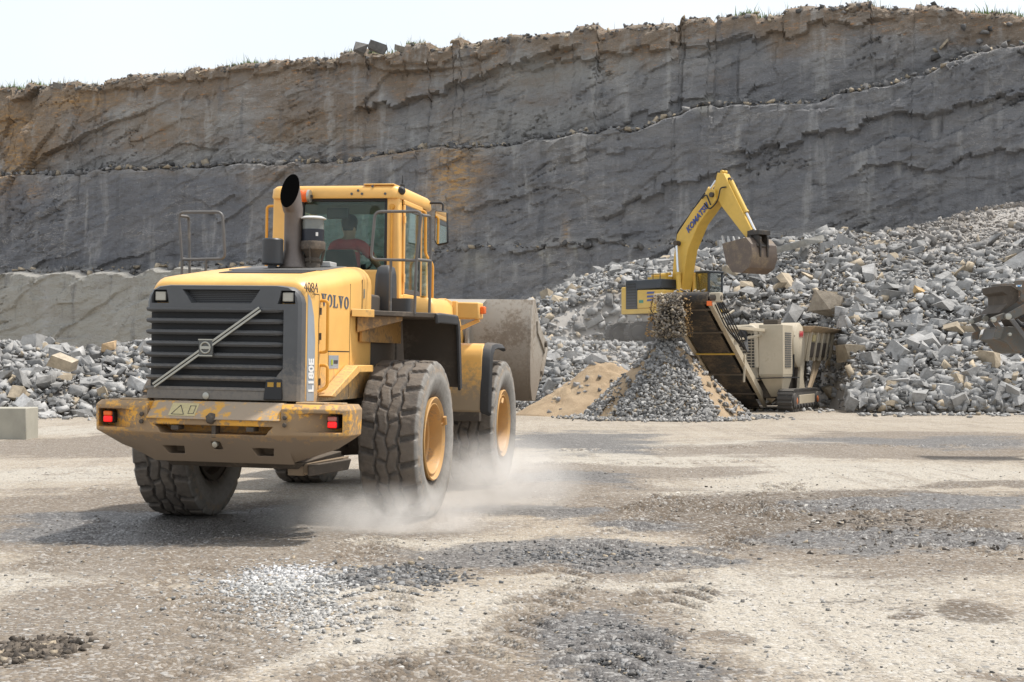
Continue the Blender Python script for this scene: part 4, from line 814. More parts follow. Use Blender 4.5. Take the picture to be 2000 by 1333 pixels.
# ---- grille at the tail
gs = [(-.845, 1.345), (.845, 1.345), (.845, 2.30), (.83, 2.36), (.79, 2.42), (.73, 2.455), (.6, 2.47), (-.6, 2.47), (-.73, 2.455), (-.79, 2.42), (-.83, 2.36), (-.845, 2.30)]
gr = MB().loft([[(u*.955, -2.292, (w_-1.9)*.985+1.9) for u, w_ in gs], [(u*.992, -2.262, (w_-1.9)*.997+1.9) for u, w_ in gs], [(u, -2.21, w_) for u, w_ in gs], [(u, -2.06, w_) for u, w_ in gs]]).build('grille', M_PLAS, L, 0, 0)
cut(gr, MB().prism([(-.86, 1.47), (.52, 1.47), (.60, 1.60), (.655, 1.66), (.655, 2.23), (-.86, 2.23)], 1, -2.5, -2.15))
cut(gr, MB().hexa([(-.37, -2.4, 2.28), (.32, -2.4, 2.28), (.28, -2.2, 2.30), (-.33, -2.2, 2.30), (-.47, -2.4, 2.43), (.42, -2.4, 2.43), (.38, -2.2, 2.42), (-.43, -2.2, 2.42)]))
for s, x0, x1 in ((-1, -.80, -.585), (1, .575, .79)): cut(gr, MB().hexa([(min(x0, x1), -2.5, 2.285), (max(x0, x1), -2.5, 2.285), (x1-.02, -2.16, 2.29), (x0+.02, -2.16, 2.29), (x0+(.05 if s > 0 else 0), -2.5, 2.425), (x1-(.05 if s < 0 else 0), -2.5, 2.425), (x1-.03, -2.16, 2.415), (x0+.05, -2.16, 2.415)]))
shade(gr.data, 30)
fin = MB()
for k in range(8):
    w_ = 2.235-k*.1115
    for (a, r_) in ((0, 0),):
        x0, x1 = -.842, .66
        # each slat: a rounded fin with a bullet-shaped outer end
        secs = []
        for x, sc_ in ((x0, .75), (x0+.03, 1), (x1-.16, 1), (x1-.08, .96), (x1-.02, .78), (x1+.03, .5), (x1+.06, .12)):
            sec = [(-.005, .0), (-.055, .010), (-.105, .018), (-.122, .006), (-.122, -.010), (-.105, -.030), (-.055, -.036), (-.005, -.02)]
            cur = .018*max(0, (abs(x+.1)-.45)/.4)
            secs.append([(x, -2.185+cur+q0*(sc_ if x > 0 else 1), w_+q1*sc_) for q0, q1 in sec])
        fin.loft(secs)
fin.build('slats', M_PLAS, gr, 0, 40)
MB().box((-.83, -2.200, 1.40), (.66, -2.196, 2.26)).box((-.45, -2.21, 2.29), (.40, -2.205, 2.43)).build('radiator_mesh', M_BLK, gr, 0, 0)
MB().box((-.845, -2.23, 1.35), (.62, -2.10, 1.385)).build('lower_lip', M_PLAS, gr, .01)
mesh_b = MB()
for k in range(7): mesh_b.box((-.40+.01*k*0, -2.214, 2.30+k*.018), (.36, -2.210, 2.305+k*.018))
mesh_b.build('mesh_bars', M_PLAS, gr, 0, 0)
db = MB(); p0, p1 = Vector((-.735, -2.325, 1.475)), Vector((.415, -2.325, 2.238)); d_ = (p1-p0).normalized(); nn = Vector((-d_.z, 0, d_.x))*.016
for q in (nn, -nn): db.beam(p0+q, p1+q, .016, .022)
db.build('diagonal_bar', M_MET, gr, .003); MB().beam(p0+V(0, .008, 0), p1+V(0, .008, 0), .014, .022).build('bar_core', M_BLK, gr)
ce = Vector((-.165, -2.335, 1.855)); em = MB().box(ce+V(-.078, 0, -.078), ce+V(.078, .03, .078)).build('emblem', plain('emblem_plate', (.12, .12, .115), .5, .4), gr, .01)
e2 = MB().tube([ce+V(.052*math.cos(t), -.004, .052*math.sin(t)) for t in (2*math.pi*k/28 for k in range(28))], .010, 8, True).box(ce+V(-.052, -.014, -.014), ce+V(.052, -.002, .014))
for a, b_ in (((-.078, -.078), (.078, -.078)), ((.078, -.078), (.078, .078)), ((.078, .078), (-.078, .078)), ((-.078, .078), (-.078, -.078))): e2.beam(ce+V(a[0], -.002, a[1]), ce+V(b_[0], -.002, b_[1]), .012, .012)
e2.build('emblem_ring', M_MET, em)
for s, x in ((-1, -.70), (1, .69)):
    wl = MB().box((x-.075, -2.265, 2.30), (x+.075, -2.18, 2.415)).build('work_light', M_BLK, gr, .018)
    MB().box((x-.058, -2.272, 2.313), (x+.058, -2.255, 2.402)).build('lens', M_LENS, wl, .01)
MB().lathe([(.035, 0), (.035, .012), (.02, .016), (0, .016)], 14, (-.17, -2.292, 1.385), (0, -1, 0)).build('key_lock', M_MET, gr)
bx = MB().hexa([(.46, -2.32, 1.36), (.66, -2.32, 1.36), (.66, -2.25, 1.36), (.46, -2.25, 1.36), (.48, -2.30, 1.56), (.65, -2.30, 1.56), (.65, -2.24, 1.56), (.48, -2.24, 1.56)]).build('licence_lamp', M_BLK, gr, .008)
MB().box((.50, -2.308, 1.485), (.565, -2.298, 1.53)).box((.60, -2.308, 1.485), (.64, -2.298, 1.53)).build('amber_mark', plain('amber_mark', (.42, .24, .03), .5), bx)

gx = Matrix.Translation((0, .02, 0)) @ Matrix.Scale(.95, 4, (1, 0, 0))
gr.data.transform(gx)
for c_ in gr.children_recursive: c_.data.transform(gx)
# ---- on the hood
PIPE_DARK = plain('pipe_dark', (.003, .003, .003), 1., 0, 0, 5, 0); PIPE_DARK.node_tree.nodes['Principled BSDF'].inputs['Specular IOR Level'].default_value = 0
ex = bpy.data.objects.new('exhaust_pipe', None); col.objects.link(ex); ex.parent = L
def ring(c, r, n, k=0.): return [(c[0]+r*math.cos(t), c[1]+r*math.sin(t), c[2]+k*r*math.sin(t)) for t in (2*math.pi*i/n for i in range(n))]
EX = (.02, -.45)
MB().loft([ring((EX[0]+.03, EX[1], 2.72), .17, 24), ring((EX[0]+.03, EX[1], 2.75), .165, 24), ring((EX[0]+.025, EX[1], 2.86), .125, 24), ring((EX[0]+.022, EX[1], 2.95), .101, 24), ring((EX[0]+.02, EX[1], 3.35), .099, 24), ring((EX[0]+.012, EX[1], 3.40), .110, 24, .3), ring((EX[0]+.004, EX[1]-.015, 3.47), .105, 24, 1.0), ring((EX[0]-.004, EX[1]-.06, 3.60), .103, 24, 1.9)], False).build('pipe', M_EXH, ex, 0, 45)
MB().loft([ring((EX[0]-.004, EX[1]-.066, 3.602), .102, 24, 1.9), ring((EX[0]-.004, EX[1]-.062, 3.598), .102, 24, 1.9)], True).build('dark_opening', PIPE_DARK, ex, 0, 0)  # black disc across the mouth, painted as the shaded inside of the pipe
MB().lathe([(.0, .0), (.20, 0), (.20, .012), (0, .012)], 24, (EX[0]+.03, EX[1], 2.745)).build('base_flange', M_GRIME, ex)
MB().lathe([(.05, -.06), (.05, .04), (.105, .045), (.116, .06), (.116, .315), (.105, .33), (0, .332)], 28, (-.12, -.65, 2.73)).build('air_intake_can', plain('dark_can', (.035, .037, .04), .45), L, 0, 30)
pc = MB().lathe([(.085, -.02), (.085, .03), (.078, .05), (.09, .07), (.09, .09), (.07, .11), (.10, .17), (.135, .20), (.138, .27), (.128, .29), (.0, .29)], 28, (.26, -.42, 2.76)).build('pre_cleaner', M_GRIME, L, 0, 30)
MB().lathe([(.12, .29), (.122, .42), (0, .42)], 28, (.26, -.42, 2.76)).build('cleaner_band', plain('navy_band', (.012, .014, .022), .4), pc, 0, 30)
MB().lathe([(.117, .42), (.117, .53), (0, .53)], 28, (.26, -.42, 2.76)).build('clear_bowl', plain('smoky_bowl', (.17, .18, .17), .2, 0, .25, 8), pc, 0, 30)
MB().lathe([(.12, .53), (.142, .535), (.142, .545), (.10, .565), (0, .57)], 28, (.26, -.42, 2.76)).build('rain_cap', plain('pale_cap', (.5, .5, .48), .4), pc, 0, 30)
MB().box((.33, -.535, 3.10), (.355, -.53, 3.14)).build('cleaner_label', M_WHT, pc)
for k in range(3):
    t = k*2.09+.6; MB().beam((.26+.09*math.cos(t), -.42+.09*math.sin(t), 2.80), (.26+.13*math.cos(t), -.42+.13*math.sin(t), 2.97), .012, .03).build('cleaner_bracket', M_GRIME, pc)

# ---- rear fenders and walkways (mirrored)
def mir(pts, s): return [(p[0]*s, p[1], p[2]) for p in pts]
for s in (1, -1):
    pl_ = [(.856, -.88), (1.55, .02), (1.57, .10), (1.57, .92), (.856, .92)]
    pl2 = [(a*s, b_) for a, b_ in pl_]
    MB().prism(pl2, 2, 2.235, 2.29).build('fender_deck', M_GRIME, L, .008)
    fl = MB(); sec = [(.92, 2.285), (.97, 2.25), (1.01, 2.16), (1.06, 1.9), (1.15, 1.44)]; th = .035
    loops = []
    for v, w_ in sec: loops.append([(s*.90, v, w_), (s*1.56, v, w_), (s*1.56, v+th, w_+.01), (s*.90, v+th, w_+.01)])
    fl.loft(loops); fl.build('mud_flap', M_GRIME, L, .006, 40)
    # turned-down outer edge
    oe = [(1.55, .0, 2.26), (1.575, .10, 2.27), (1.575, .89, 2.27), (1.575, .98, 2.21), (1.575, 1.03, 2.10), (1.575, 1.08, 1.85), (1.575, 1.17, 1.42)]
    ob = MB(); loops = []
    for i, (u, v, w_) in enumerate(oe):
        dv, dw = ((0, -.09) if i < 3 else ((-.08, -.06) if i == 3 else (-.10, -.02))); loops.append([(s*u, v, w_+.03), (s*(u+.035), v, w_+.01), (s*(u+.035), v+dv, w_+dw), (s*u, v+dv, w_+dw)])
    ob.loft(loops); ob.build('fender_edge', M_RUB, L, .01, 40)
    MB().prism([(p[0], p[1]) for p in [(s*.87, -.90), (s*1.05, -.66), (s*1.03, -.64), (s*.87, -.86)]], 2, 2.215, 2.297).build('deck_lip', M_YELD, L, .006)
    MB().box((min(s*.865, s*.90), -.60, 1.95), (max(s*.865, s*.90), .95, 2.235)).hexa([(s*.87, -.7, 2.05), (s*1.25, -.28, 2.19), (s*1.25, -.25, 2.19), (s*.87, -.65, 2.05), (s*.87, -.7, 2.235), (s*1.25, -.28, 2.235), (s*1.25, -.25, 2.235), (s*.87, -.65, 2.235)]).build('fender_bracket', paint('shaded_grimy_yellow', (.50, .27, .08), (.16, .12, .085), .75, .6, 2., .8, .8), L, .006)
    # grimy guard beam climbing from the counterweight to the wheel arch
    gb = MB().hexa(mir([(.86, -1.92, 1.40), (1.0, -1.92, 1.40), (1.0, -1.80, 1.38), (.86, -1.80, 1.38), (.86, -1.06, 1.70), (1.0, -1.06, 1.70), (1.0, -1.0, 1.62), (.86, -1.0, 1.62)], s)).box((min(s*.86, s*1.0), -1.03, 1.625), (max(s*.86, s*1.0), -.50, 1.70)); gb.build('guard_beam', M_YELD, L, .008)
    # grey handrail with its foot posts
    r_ = .017
    rl = MB().tube(fillet([(s*1.38, -.2, 2.86), (s*1.43, -.2, 3.40), (s*.90, -.2, 3.40), (s*.86, -.2, 2.87), (s*1.38, -.2, 2.86)], .07), r_)
    rl.tube([(s*1.38, -.2, 2.87), (s*1.37, -.2, 2.27)], r_).tube([(s*1.09, -.2, 2.87), (s*1.09, -.2, 2.27)], r_)
    rl.tube(fillet([(s*1.43, -.2, 3.36), (s*1.45, .12, 3.38), (s*1.45, .16, 2.86), (s*1.44, .18, 2.27)], .06), r_).tube([(s*1.38, -.2, 2.87), (s*1.45, .15, 2.88)], r_)
    rl.build('handrail', M_GREY, L)

# ---- cab
cab = bpy.data.objects.new('cab', None); col.objects.link(cab); cab.parent = L
C0, C1, CW_, CB, CT = 1.12, 2.62, .82, 2.30, 3.72
fr = MB()
fr.hexa([(.655, C0, CB), (CW_, C0, CB), (CW_, C0+.14, CB), (.655, C0+.14, CB), (.645, C0, CT), (.80, C0, CT), (.80, C0+.14, CT), (.645, C0+.14, CT)])
fr.hexa([(-CW_, C0, CB), (-.44, C0, CB), (-.44, C0+.10, CB), (-CW_, C0+.14, CB), (-.80, C0, CT), (-.43, C0, CT), (-.43, C0+.10, CT), (-.80, C0+.14, CT)])
for s in (-1, 1):
    fr.hexa(mir([(.70, C1-.10, CB), (.80, C1-.10, CB), (.80, C1, CB), (.70, C1, CB), (.70, C1-.22, CT), (.79, C1-.22, CT), (.79, C1-.12, CT), (.70, C1-.12, CT)], s))
    fr.box((min(s*.76, s*.825), C0+.1, CB-.05), (max(s*.76, s*.825), C1-.02, CB+.25))
fr.box((-.8, C0, CB), (.8, C0+.08, 2.84)).box((-.78, C1-.06, CB), (.78, C1, 2.62))
fr.build('frame', M_YEL, cab, .022)
rs = lambda w_, hu, v0, v1, r: [(a+sx_*(hu-r), b_+0, w_) for (a, b_, sx_) in []]
def rrect(w_, hu, v0, v1, r, n=5):
    P_ = []
    for cx, cy, a0 in ((hu-r, v0+r, -90), (hu-r, v1-r, 0), (-hu+r, v1-r, 90), (-hu+r, v0+r, 180)):
        for k in range(n+1): t = R(a0+90*k/n); P_.append((cx+r*math.cos(t), cy+r*math.sin(t), w_))
    return P_
MB().loft([rrect(3.70, .81, C0-.04, 2.66, .10), rrect(3.72, .825, C0-.05, 2.68, .11), rrect(3.82, .82, C0-.04, 2.66, .12), rrect(3.855, .79, C0, 2.62, .12), rrect(3.865, .70, C0+.1, 2.5, .12)]).build('roof', M_YEL, cab, 0, 50)
MB().box((.36, C0-.03, 3.858), (.74, C0+.5, 3.876)).build('roof_hatch', M_YEL, cab, .006)
for u, w_ in ((.22, 3.75), (.30, 3.79), (.35, 3.75), (.64, 3.75), (.48, 3.84)): MB().lathe([(.016, 0), (.016, .008), (0, .009)], 10, (u, C0-.05, w_), (0, -1, 0)).build('roof_bolt', M_PLAS, cab)
# window seals and glass
sl = MB(); zt, zb = 3.70, 2.84
sl.box((-.435, C0+.005, 3.665), (.65, C0+.06, 3.71)).box((.62, C0+.005, zb), (.655, C0+.06, zt)).box((-.435, C0+.005, zb), (-.405, C0+.06, zt)).build('rear_window_seal', M_BLK, cab, .004)
g_ = lambda: None
MB().box((-.41, C0+.03, 2.80), (.63, C0+.036, 3.69)).build('rear_window', M_GLASS, cab, 0, 0)
MB().hexa([(-.70, C1-.05, 2.6), (.70, C1-.05, 2.6), (.70, C1-.045, 2.6), (-.70, C1-.045, 2.6), (-.70, C1-.17, 3.72), (.70, C1-.17, 3.72), (.70, C1-.165, 3.72), (-.70, C1-.165, 3.72)]).build('windscreen', M_GLASS, cab, 0, 0)
for s in (-1, 1):
    dr = MB(); u0, u1 = sorted((s*.795, s*.83)); a0, a1 = C0+.16, C0+1.02
    dr.box((u0, a0, 2.50), (u1, a1, 2.56)).box((u0, a0, 3.64), (u1, a1, 3.70)).box((u0, a0, 2.56), (u1, a0+.05, 3.64)).box((u0, a1-.06, 2.56), (u1, a1, 3.64))
    do = dr.build('door', M_YEL, cab, .012)
    u0, u1 = sorted((s*.80, s*.826)); MB().box((u0, a0+.052, 2.562), (u1, a0+.085, 3.638)).box((u0, a1-.10, 2.562), (u1, a1-.062, 3.638)).box((u0, a0+.085, 2.562), (u1, a1-.10, 2.62)).box((u0, a0+.085, 3.58), (u1, a1-.10, 3.638)).build('door_seal', M_PLAS, do, .004)
    u0 = s*.812; MB().box((min(u0, u0+.006*s), a0+.08, 2.61), (max(u0, u0+.006*s), a1-.09, 3.60)).build('door_glass', M_GLASS, do, 0, 0)
    MB().box((min(s*.826, s*.84), a0-.03, 3.42), (max(s*.826, s*.84), a0+.03, 3.50)).box((min(s*.826, s*.84), a0-.03, 2.70), (max(s*.826, s*.84), a0+.03, 2.80)).build('hinges', M_YELD, do)
    u0 = s*.80; MB().box((min(u0, u0+.006*s), a1+.03, 2.58), (max(u0, u0+.006*s), C1-.14, 3.66)).build('side_glass', M_GLASS, cab, 0, 0)
    # yellow grab rail beside the door
    MB().tube(fillet([(s*.80, 2.10, 3.66), (s*.87, 2.12, 3.64), (s*.87, 2.14, 3.10), (s*.96, 2.18, 2.98), (s*.96, 2.18, 2.32)] if s > 0 else [(s*.80, 1.18, 3.62), (s*.90, 1.18, 3.62), (s*.90, 1.18, 2.7)], .06), .018).build('grab_rail', M_RAILY, cab)
MB().tube([(.715, C0-.005, 3.60), (.715, C0-.03, 3.58), (.715, C0-.03, 2.86), (.715, C0-.005, 2.84)], .014).lathe([(.035, 0), (.03, .03), (0, .035)], 12, (.715, C0, 3.60), (0, -1, 0)).build('pillar_tube', M_RAILY, cab)
# roof furniture
bc = MB().lathe([(.0, .0), (.075, 0), (.078, .03), (0, .03)], 20, (-.285, C0-.10, 3.72), (-1, 0, .0)).build('beacon_base', M_MET, cab)
MB().lathe([(.07, .03), (.07, .07), (.075, .08), (.07, .10), (.072, .14), (.05, .17), (0, .18)], 20, (-.285, C0-.10, 3.72), (-1, 0, 0)).build('orange_beacon', plain('beacon_orange', (.8, .13, .015), .4), bc, 0, 40)
MB().beam((-.285, C0-.10, 3.72), (-.285, C0, 3.72), .03, .03).build('beacon_arm', M_BLK, bc)
MB().lathe([(.03, 0), (.03, .05), (.012, .06), (.012, .10), (.006, .11), (.004, .16), (0, .16)], 10, (.74, C0+.35, 3.86)).build('antenna', M_BLK, cab)
wl = MB().lathe([(.0, -.04), (.05, -.04), (.055, 0), (.05, .06), (.03, .09), (0, .09)], 14, (.80, C0+.08, 3.80), (.3, -1, -.1)).build('roof_lamp', M_BLK, cab, 0, 40)
mr = MB().tube(fillet([(.72, 2.50, 3.74), (.80, 2.52, 3.80), (1.0, 2.52, 3.80), (1.0, 2.50, 3.70)], .06), .014).build('mirror_arm', M_BLK, cab)
mh = MB().loft([[(u, v, w_) for u, w_ in [(.90, 3.70), (1.07, 3.68), (1.09, 3.27), (.94, 3.24), (.90, 3.30)]] for v in (2.46, 2.52)]).build('door_mirror', M_BLK, cab, .02); mh.data.materials.append(M_BLK)
MB().prism([(.915, 3.685), (1.058, 3.667), (1.074, 3.285), (.945, 3.26), (.915, 3.31)], 1, 2.453, 2.458).build('mirror_glass', M_CHROME, mh, 0, 0)
mh2 = MB().loft([[(-u, v, w_) for u, w_ in [(.90, 3.70), (1.07, 3.68), (1.09, 3.27), (.94, 3.24), (.90, 3.30)]] for v in (2.46, 2.52)]).build('door_mirror', M_BLK, cab, .02)
MB().tube(fillet([(-.72, 2.50, 3.74), (-.80, 2.52, 3.80), (-1.0, 2.52, 3.80), (-1.0, 2.50, 3.70)], .06), .014).build('mirror_arm', M_BLK, cab)
# inside
MB().hexa([(-.24, 1.42, 2.78), (.20, 1.42, 2.78), (.20, 1.55, 2.74), (-.24, 1.55, 2.74), (-.20, 1.34, 3.10), (.16, 1.34, 3.10), (.16, 1.44, 3.10), (-.20, 1.44, 3.10)]).box((-.25, 1.45, 2.70), (.21, 1.95, 2.80)).build('seat', plain('seat_cloth', (.02, .022, .022), .9), cab, .03)
MB().box((-.74, 1.2, 3.64), (.74, 2.4, 3.695)).build('headliner', plain('grey_headliner', (.12, .125, .12), .9), cab)
MB().box((-.7, 1.2, 2.28), (.7, 2.5, 2.34)).box((-.35, 1.4, 2.34), (.3, 1.8, 2.70)).box((.24, 1.4, 2.34), (.44, 2.1, 2.86)).build('cab_floor', M_BLK, cab, .02)
MB().tube([(-.02+.19*math.cos(t), 2.12+.11*math.sin(t), 2.98+.13*math.sin(t)) for t in (2*math.pi*k/24 for k in range(24))], .014, 6, True).beam((-.02, 2.12, 2.98), (-.02, 2.42, 2.4), .06, .06).build('steering_wheel', M_BLK, cab)
MB().box((-.16, 1.26, 3.47), (.12, 1.30, 3.60)).build('interior_mirror', M_BLK, cab, .015)
MB().box((.06, 1.5, 3.66), (.55, 1.6, 3.69)).build('sun_visor', M_BLK, cab)
MB().loft([rrect(2.30, .10, -.24, .02, .05), rrect(2.36, .115, -.26, .03, .06), rrect(2.74, .105, -.23, .02, .06), rrect(2.83, .09, -.2, .0, .06), rrect(2.86, .05, -.14, -.06, .03)]).xf(Matrix.Translation((.80, .72, 0))).loft([[(u+.92, v+.72, w_) for u, v, w_ in rrect(h_, .20, -.22, .05, .06)] for h_ in (2.29, 2.42, 2.47)]).build('washer_tank', M_BLKP, L, 0, 45)
MB().loft([rrect(2.29, .27, .75, 1.75, .06), rrect(2.42, .26, .76, 1.74, .08), rrect(2.50, .20, .8, 1.68, .1)]).xf(Matrix.Translation((1.05, .2, 0))).build('deck_box', M_YEL, L, 0, 45)
MB().box((-.78, .08, 1.35), (.78, 1.14, 2.5)).box((-.80, 1.12, 1.5), (.80, 2.6, 2.28)).build('cab_base', M_GRIME, L, .03)
MB().box((1.30, 1.85, 2.28), (1.36, 1.92, 2.50)).box((1.05, 1.9, 2.28), (1.3, 2.0, 2.36)).build('step_post', M_YEL, L, .01)

# ---- front frame, fenders, arms
MB().box((-.55, 1.5, .70), (.55, 2.5, 1.15)).box((-.62, 2.45, .62), (.62, 4.6, 1.75)).hexa([(-.62, 2.9, 1.75), (.62, 2.9, 1.75), (.62, 4.3, 1.75), (-.62, 4.3, 1.75), (-.60, 3.0, 2.35), (.60, 3.0, 2.35), (.60, 3.5, 2.35), (-.60, 3.5, 2.35)]).build('front_frame', M_GRIME, L, .03)
for s in (1, -1):
    ff = MB(); loops = []; path = [(2.86, 1.10), (2.88, 1.78), (2.90, 1.88), (2.96, 1.95), (3.06, 1.985), (3.7, 1.975)]; th = .035
    for v, w_ in path: loops.append([(s*.72, v, w_), (s*1.47, v, w_), (s*1.47, v+th*.8, w_-th), (s*.72, v+th*.8, w_-th)])
    ff.loft(loops); ff.build('front_fender', M_YEL, L, .006, 40)
    rbm = MB(); loops = []; path = [(2.86, 1.10), (2.90, 1.78), (2.95, 1.90), (3.05, 1.97), (3.25, 1.99), (3.72, 1.99), (3.78, 1.96)]
    for v, w_ in path: loops.append([(s*1.46, v-.012, w_+.012), (s*1.57, v+.01, w_-.005), (s*1.605, v+.05, w_-.06), (s*1.57, v+.06, w_-.08), (s*1.46, v+.02, w_-.03)])
    rbm.loft(loops); rbm.build('fender_rubber', M_RUB, L, .006, 45)
    MB().box((min(s*.75, s*1.45), 2.88, .95), (max(s*.75, s*1.45), 3.0, 1.12)).build('fender_foot', M_GRIME, L, .01)
    lb = MB().box((min(s*1.05, s*1.40), 2.96, 2.31), (max(s*1.05, s*1.40), 3.24, 2.53)).build('headlight', M_YEL, L, .02)
    MB().box((min(s*1.40, s*1.46), 3.04, 2.38), (max(s*1.40, s*1.46), 3.16, 2.48)).build('turn_signal', M_ORG, lb, .015)
    MB().box((min(s*1.10, s*1.35), 3.23, 2.34), (max(s*1.10, s*1.35), 3.26, 2.50)).build('headlight_lens', M_LENS, lb, .01)
    MB().beam((s*1.0, 3.05, 2.12), (s*1.38, 3.1, 2.30), .10, .05).beam((s*1.0, 3.05, 2.0), (s*1.0, 3.05, 2.2), .08, .08, (0, 1, 0)).build('headlight_bracket', M_YEL, lb, .008)
    la = MB(); ar = [(3.25, 2.28, .30), (3.9, 2.44, .36), (4.5, 2.40, .36), (5.0, 1.95, .34), (5.3, 1.55, .26)]
    for (a, h0, t0), (b_, h1, t1) in zip(ar[:-1], ar[1:]): la.beam((s*.66, a, h0), (s*.66, b_, h1), .11, t0, (0, 0, 1), .11, t1)
    la.build('lift_arm', M_YELD, L, .01)
MB().tube([(0, 3.3, 2.25), (0, 4.3, 2.6)], .10, 14).tube([(0, 4.3, 2.6), (0, 4.9, 2.4)], .05, 10).build('tilt_cylinder', M_YELD, L)
# bucket
bk = bpy.data.objects.new('bucket', None); col.objects.link(bk); bk.parent = L
bp = [(5.30, 2.67), (5.16, 2.40), (5.10, 2.1), (5.10, 1.7), (5.15, 1.38), (5.30, 1.17), (5.56, 1.15), (6.0, 1.50), (6.45, 1.95)]
sh_ = MB(); t_ = .05
ins = [(5.35, 2.64), (5.22, 2.38), (5.16, 2.1), (5.16, 1.72), (5.21, 1.42), (5.34, 1.23), (5.54, 1.22), (5.95, 1.56), (6.43, 2.0)]
sh_.loft([[(u, a, b_) for a, b_ in bp+ins[::-1]] for u in (-1.68, 1.68)]).build('bucket_shell', M_BKT, bk, .006, 40)
for s in (1, -1):
    sp = bp+[(6.40, 2.08), (5.80, 2.36), (5.44, 2.68)]
    u0, u1 = sorted((s*1.68, s*1.72)); MB().prism(sp, 0, u0, u1).build('side_plate', M_BKT, bk, .006)
    u0, u1 = sorted((s*1.72, s*1.745)); MB().prism([(5.55, 2.36), (5.75, 2.30), (6.42, 2.02), (6.47, 1.93), (6.30, 1.86), (5.60, 2.18)], 0, u0, u1).prism([(6.02, 1.52), (6.44, 1.94), (6.36, 2.0), (5.96, 1.60)], 0, u0-.001*s, u1+.012*s).build('side_cutter', M_BKT, bk, .006)
    MB().lathe([(.05, 0), (.05, .04), (0, .045)], 10, (s*1.74, 6.2, 2.02), (s, 0, 0)).build('cutter_bolt', M_GRIME, bk)
MB().hexa([(-1.74, 5.95, 1.44), (1.74, 5.95, 1.44), (1.74, 6.52, 2.0), (-1.74, 6.52, 2.0), (-1.74, 5.92, 1.48), (1.74, 5.92, 1.48), (1.74, 6.50, 2.03), (-1.74, 6.50, 2.03)]).build('cutting_edge', M_BKT, bk, .004)
MB().hexa([(-1.6, 5.14, 2.46), (.95, 5.14, 2.46), (.95, 5.22, 2.46), (-1.6, 5.22, 2.46), (-1.6, 4.98, 2.58), (1.0, 4.98, 2.58), (1.0, 5.32, 2.67), (-1.6, 5.32, 2.67)]).build('spill_guard', M_BKT, bk, .006)
for s in (-1, 1):
    MB().prism([(4.95, 1.35), (5.16, 1.30), (5.14, 2.3), (5.02, 2.2), (4.90, 1.7)], 0, s*.66-.14, s*.66-.09).prism([(4.95, 1.35), (5.16, 1.30), (5.14, 2.3), (5.02, 2.2), (4.90, 1.7)], 0, s*.66+.09, s*.66+.14).build('bucket_ear', M_BKT, bk, .006)

# ---- the driver (sits in the cab, turned a little to the right)
def skin_body(name, verts, edges, mat, parent, sub_=2, root=0):
    me = bpy.data.meshes.new(name); me.from_pydata([v[0] for v in verts], edges, []); o = bpy.data.objects.new(name, me); col.objects.link(o)
    o.modifiers.new('s', 'SKIN'); me.skin_vertices.new() if not me.skin_vertices else None
    for i, v in enumerate(verts):
        r_ = v[1] if isinstance(v[1], tuple) else (v[1], v[1]); me.skin_vertices[0].data[i].radius = r_; me.skin_vertices[0].data[i].use_root = (i == root)
    s = o.modifiers.new('d', 'SUBSURF'); s.levels = s.render_levels = sub_
    bpy.context.view_layer.update(); nm = bpy.data.meshes.new_from_object(o.evaluated_get(bpy.context.evaluated_depsgraph_get())); bpy.data.objects.remove(o)
    nm.materials.clear(); nm.materials.append(mat); nm.name = name; nm.polygons.foreach_set('use_smooth', [True]*len(nm.polygons))
    q = bpy.data.objects.new(name, nm); col.objects.link(q); q.parent = parent; return q
M_SKIN = plain('skin', (.36, .21, .15), .6, 0, .1); M_SHIRT = plain('red_shirt', (.42, .035, .045), .85, 0, .2); M_CAP = plain('dark_cap', (.02, .022, .028), .9); M_TRS = plain('dark_trousers', (.03, .035, .05), .9)
pr = thing('person', 'driver in red shirt and dark peaked cap seated in the loader cab', 'person')
pr.matrix_world = L.matrix_world @ Matrix.Translation((.0, 1.66, 2.80))
bd = [((0, 0, 0), (.17, .13)), ((0, -.03, .16), (.15, .11)), ((0, -.03, .30), (.17, .11)), ((0, 0, .41), (.10, .08)), ((0, .02, .48), .055), ((0, .03, .56), (.078, .088)), ((0, .04, .65), (.082, .098)), ((0, .04, .71), (.06, .075)),
      ((-.19, -.01, .37), .062), ((-.26, .08, .18), .05), ((-.20, .30, .14), .038), ((-.17, .38, .15), .032),
      ((.19, -.01, .37), .062), ((.32, .05, .20), .05), ((.34, .28, .10), .038), ((.34, .37, .10), .032),
      ((-.10, .10, 0), .09), ((-.13, .42, .02), .075), ((-.13, .50, -.36), .05), ((-.13, .60, -.42), .04), ((.10, .10, 0), .09), ((.13, .42, .02), .075), ((.13, .50, -.36), .05), ((.13, .60, -.42), .04),
      ((0, .145, .585), .020), ((-.085, .02, .595), .016), ((.085, .02, .595), .016)]
ed = [(0, 1), (1, 2), (2, 3), (3, 4), (4, 5), (5, 6), (6, 7), (3, 8), (8, 9), (9, 10), (10, 11), (3, 12), (12, 13), (13, 14), (14, 15), (0, 16), (16, 17), (17, 18), (18, 19), (0, 20), (20, 21), (21, 22), (22, 23), (5, 24), (5, 25), (5, 26)]
for hx, hy, hz in ((-.17, .38, .15), (.34, .37, .10)):      # fingers curl round wheel rim and lever
    base = 11 if hx < 0 else 15
    for k, ln in enumerate((.07, .085, .08, .065)):
        a = len(bd); x = hx-.028+.019*k; bd += [((x, hy+.05, hz+.01), .009), ((x, hy+.05+ln*.55, hz-.012), .008), ((x, hy+.04+ln*.5, hz-.05), .007)]; ed += [(base, a), (a, a+1), (a+1, a+2)]
    a = len(bd); sgn = 1 if hx < 0 else -1; bd += [((hx+sgn*.035, hy+.02, hz-.005), .011), ((hx+sgn*.045, hy+.06, hz-.03), .009)]; ed += [(base, a), (a, a+1)]
skin_body('body', bd, ed, M_SKIN, pr)
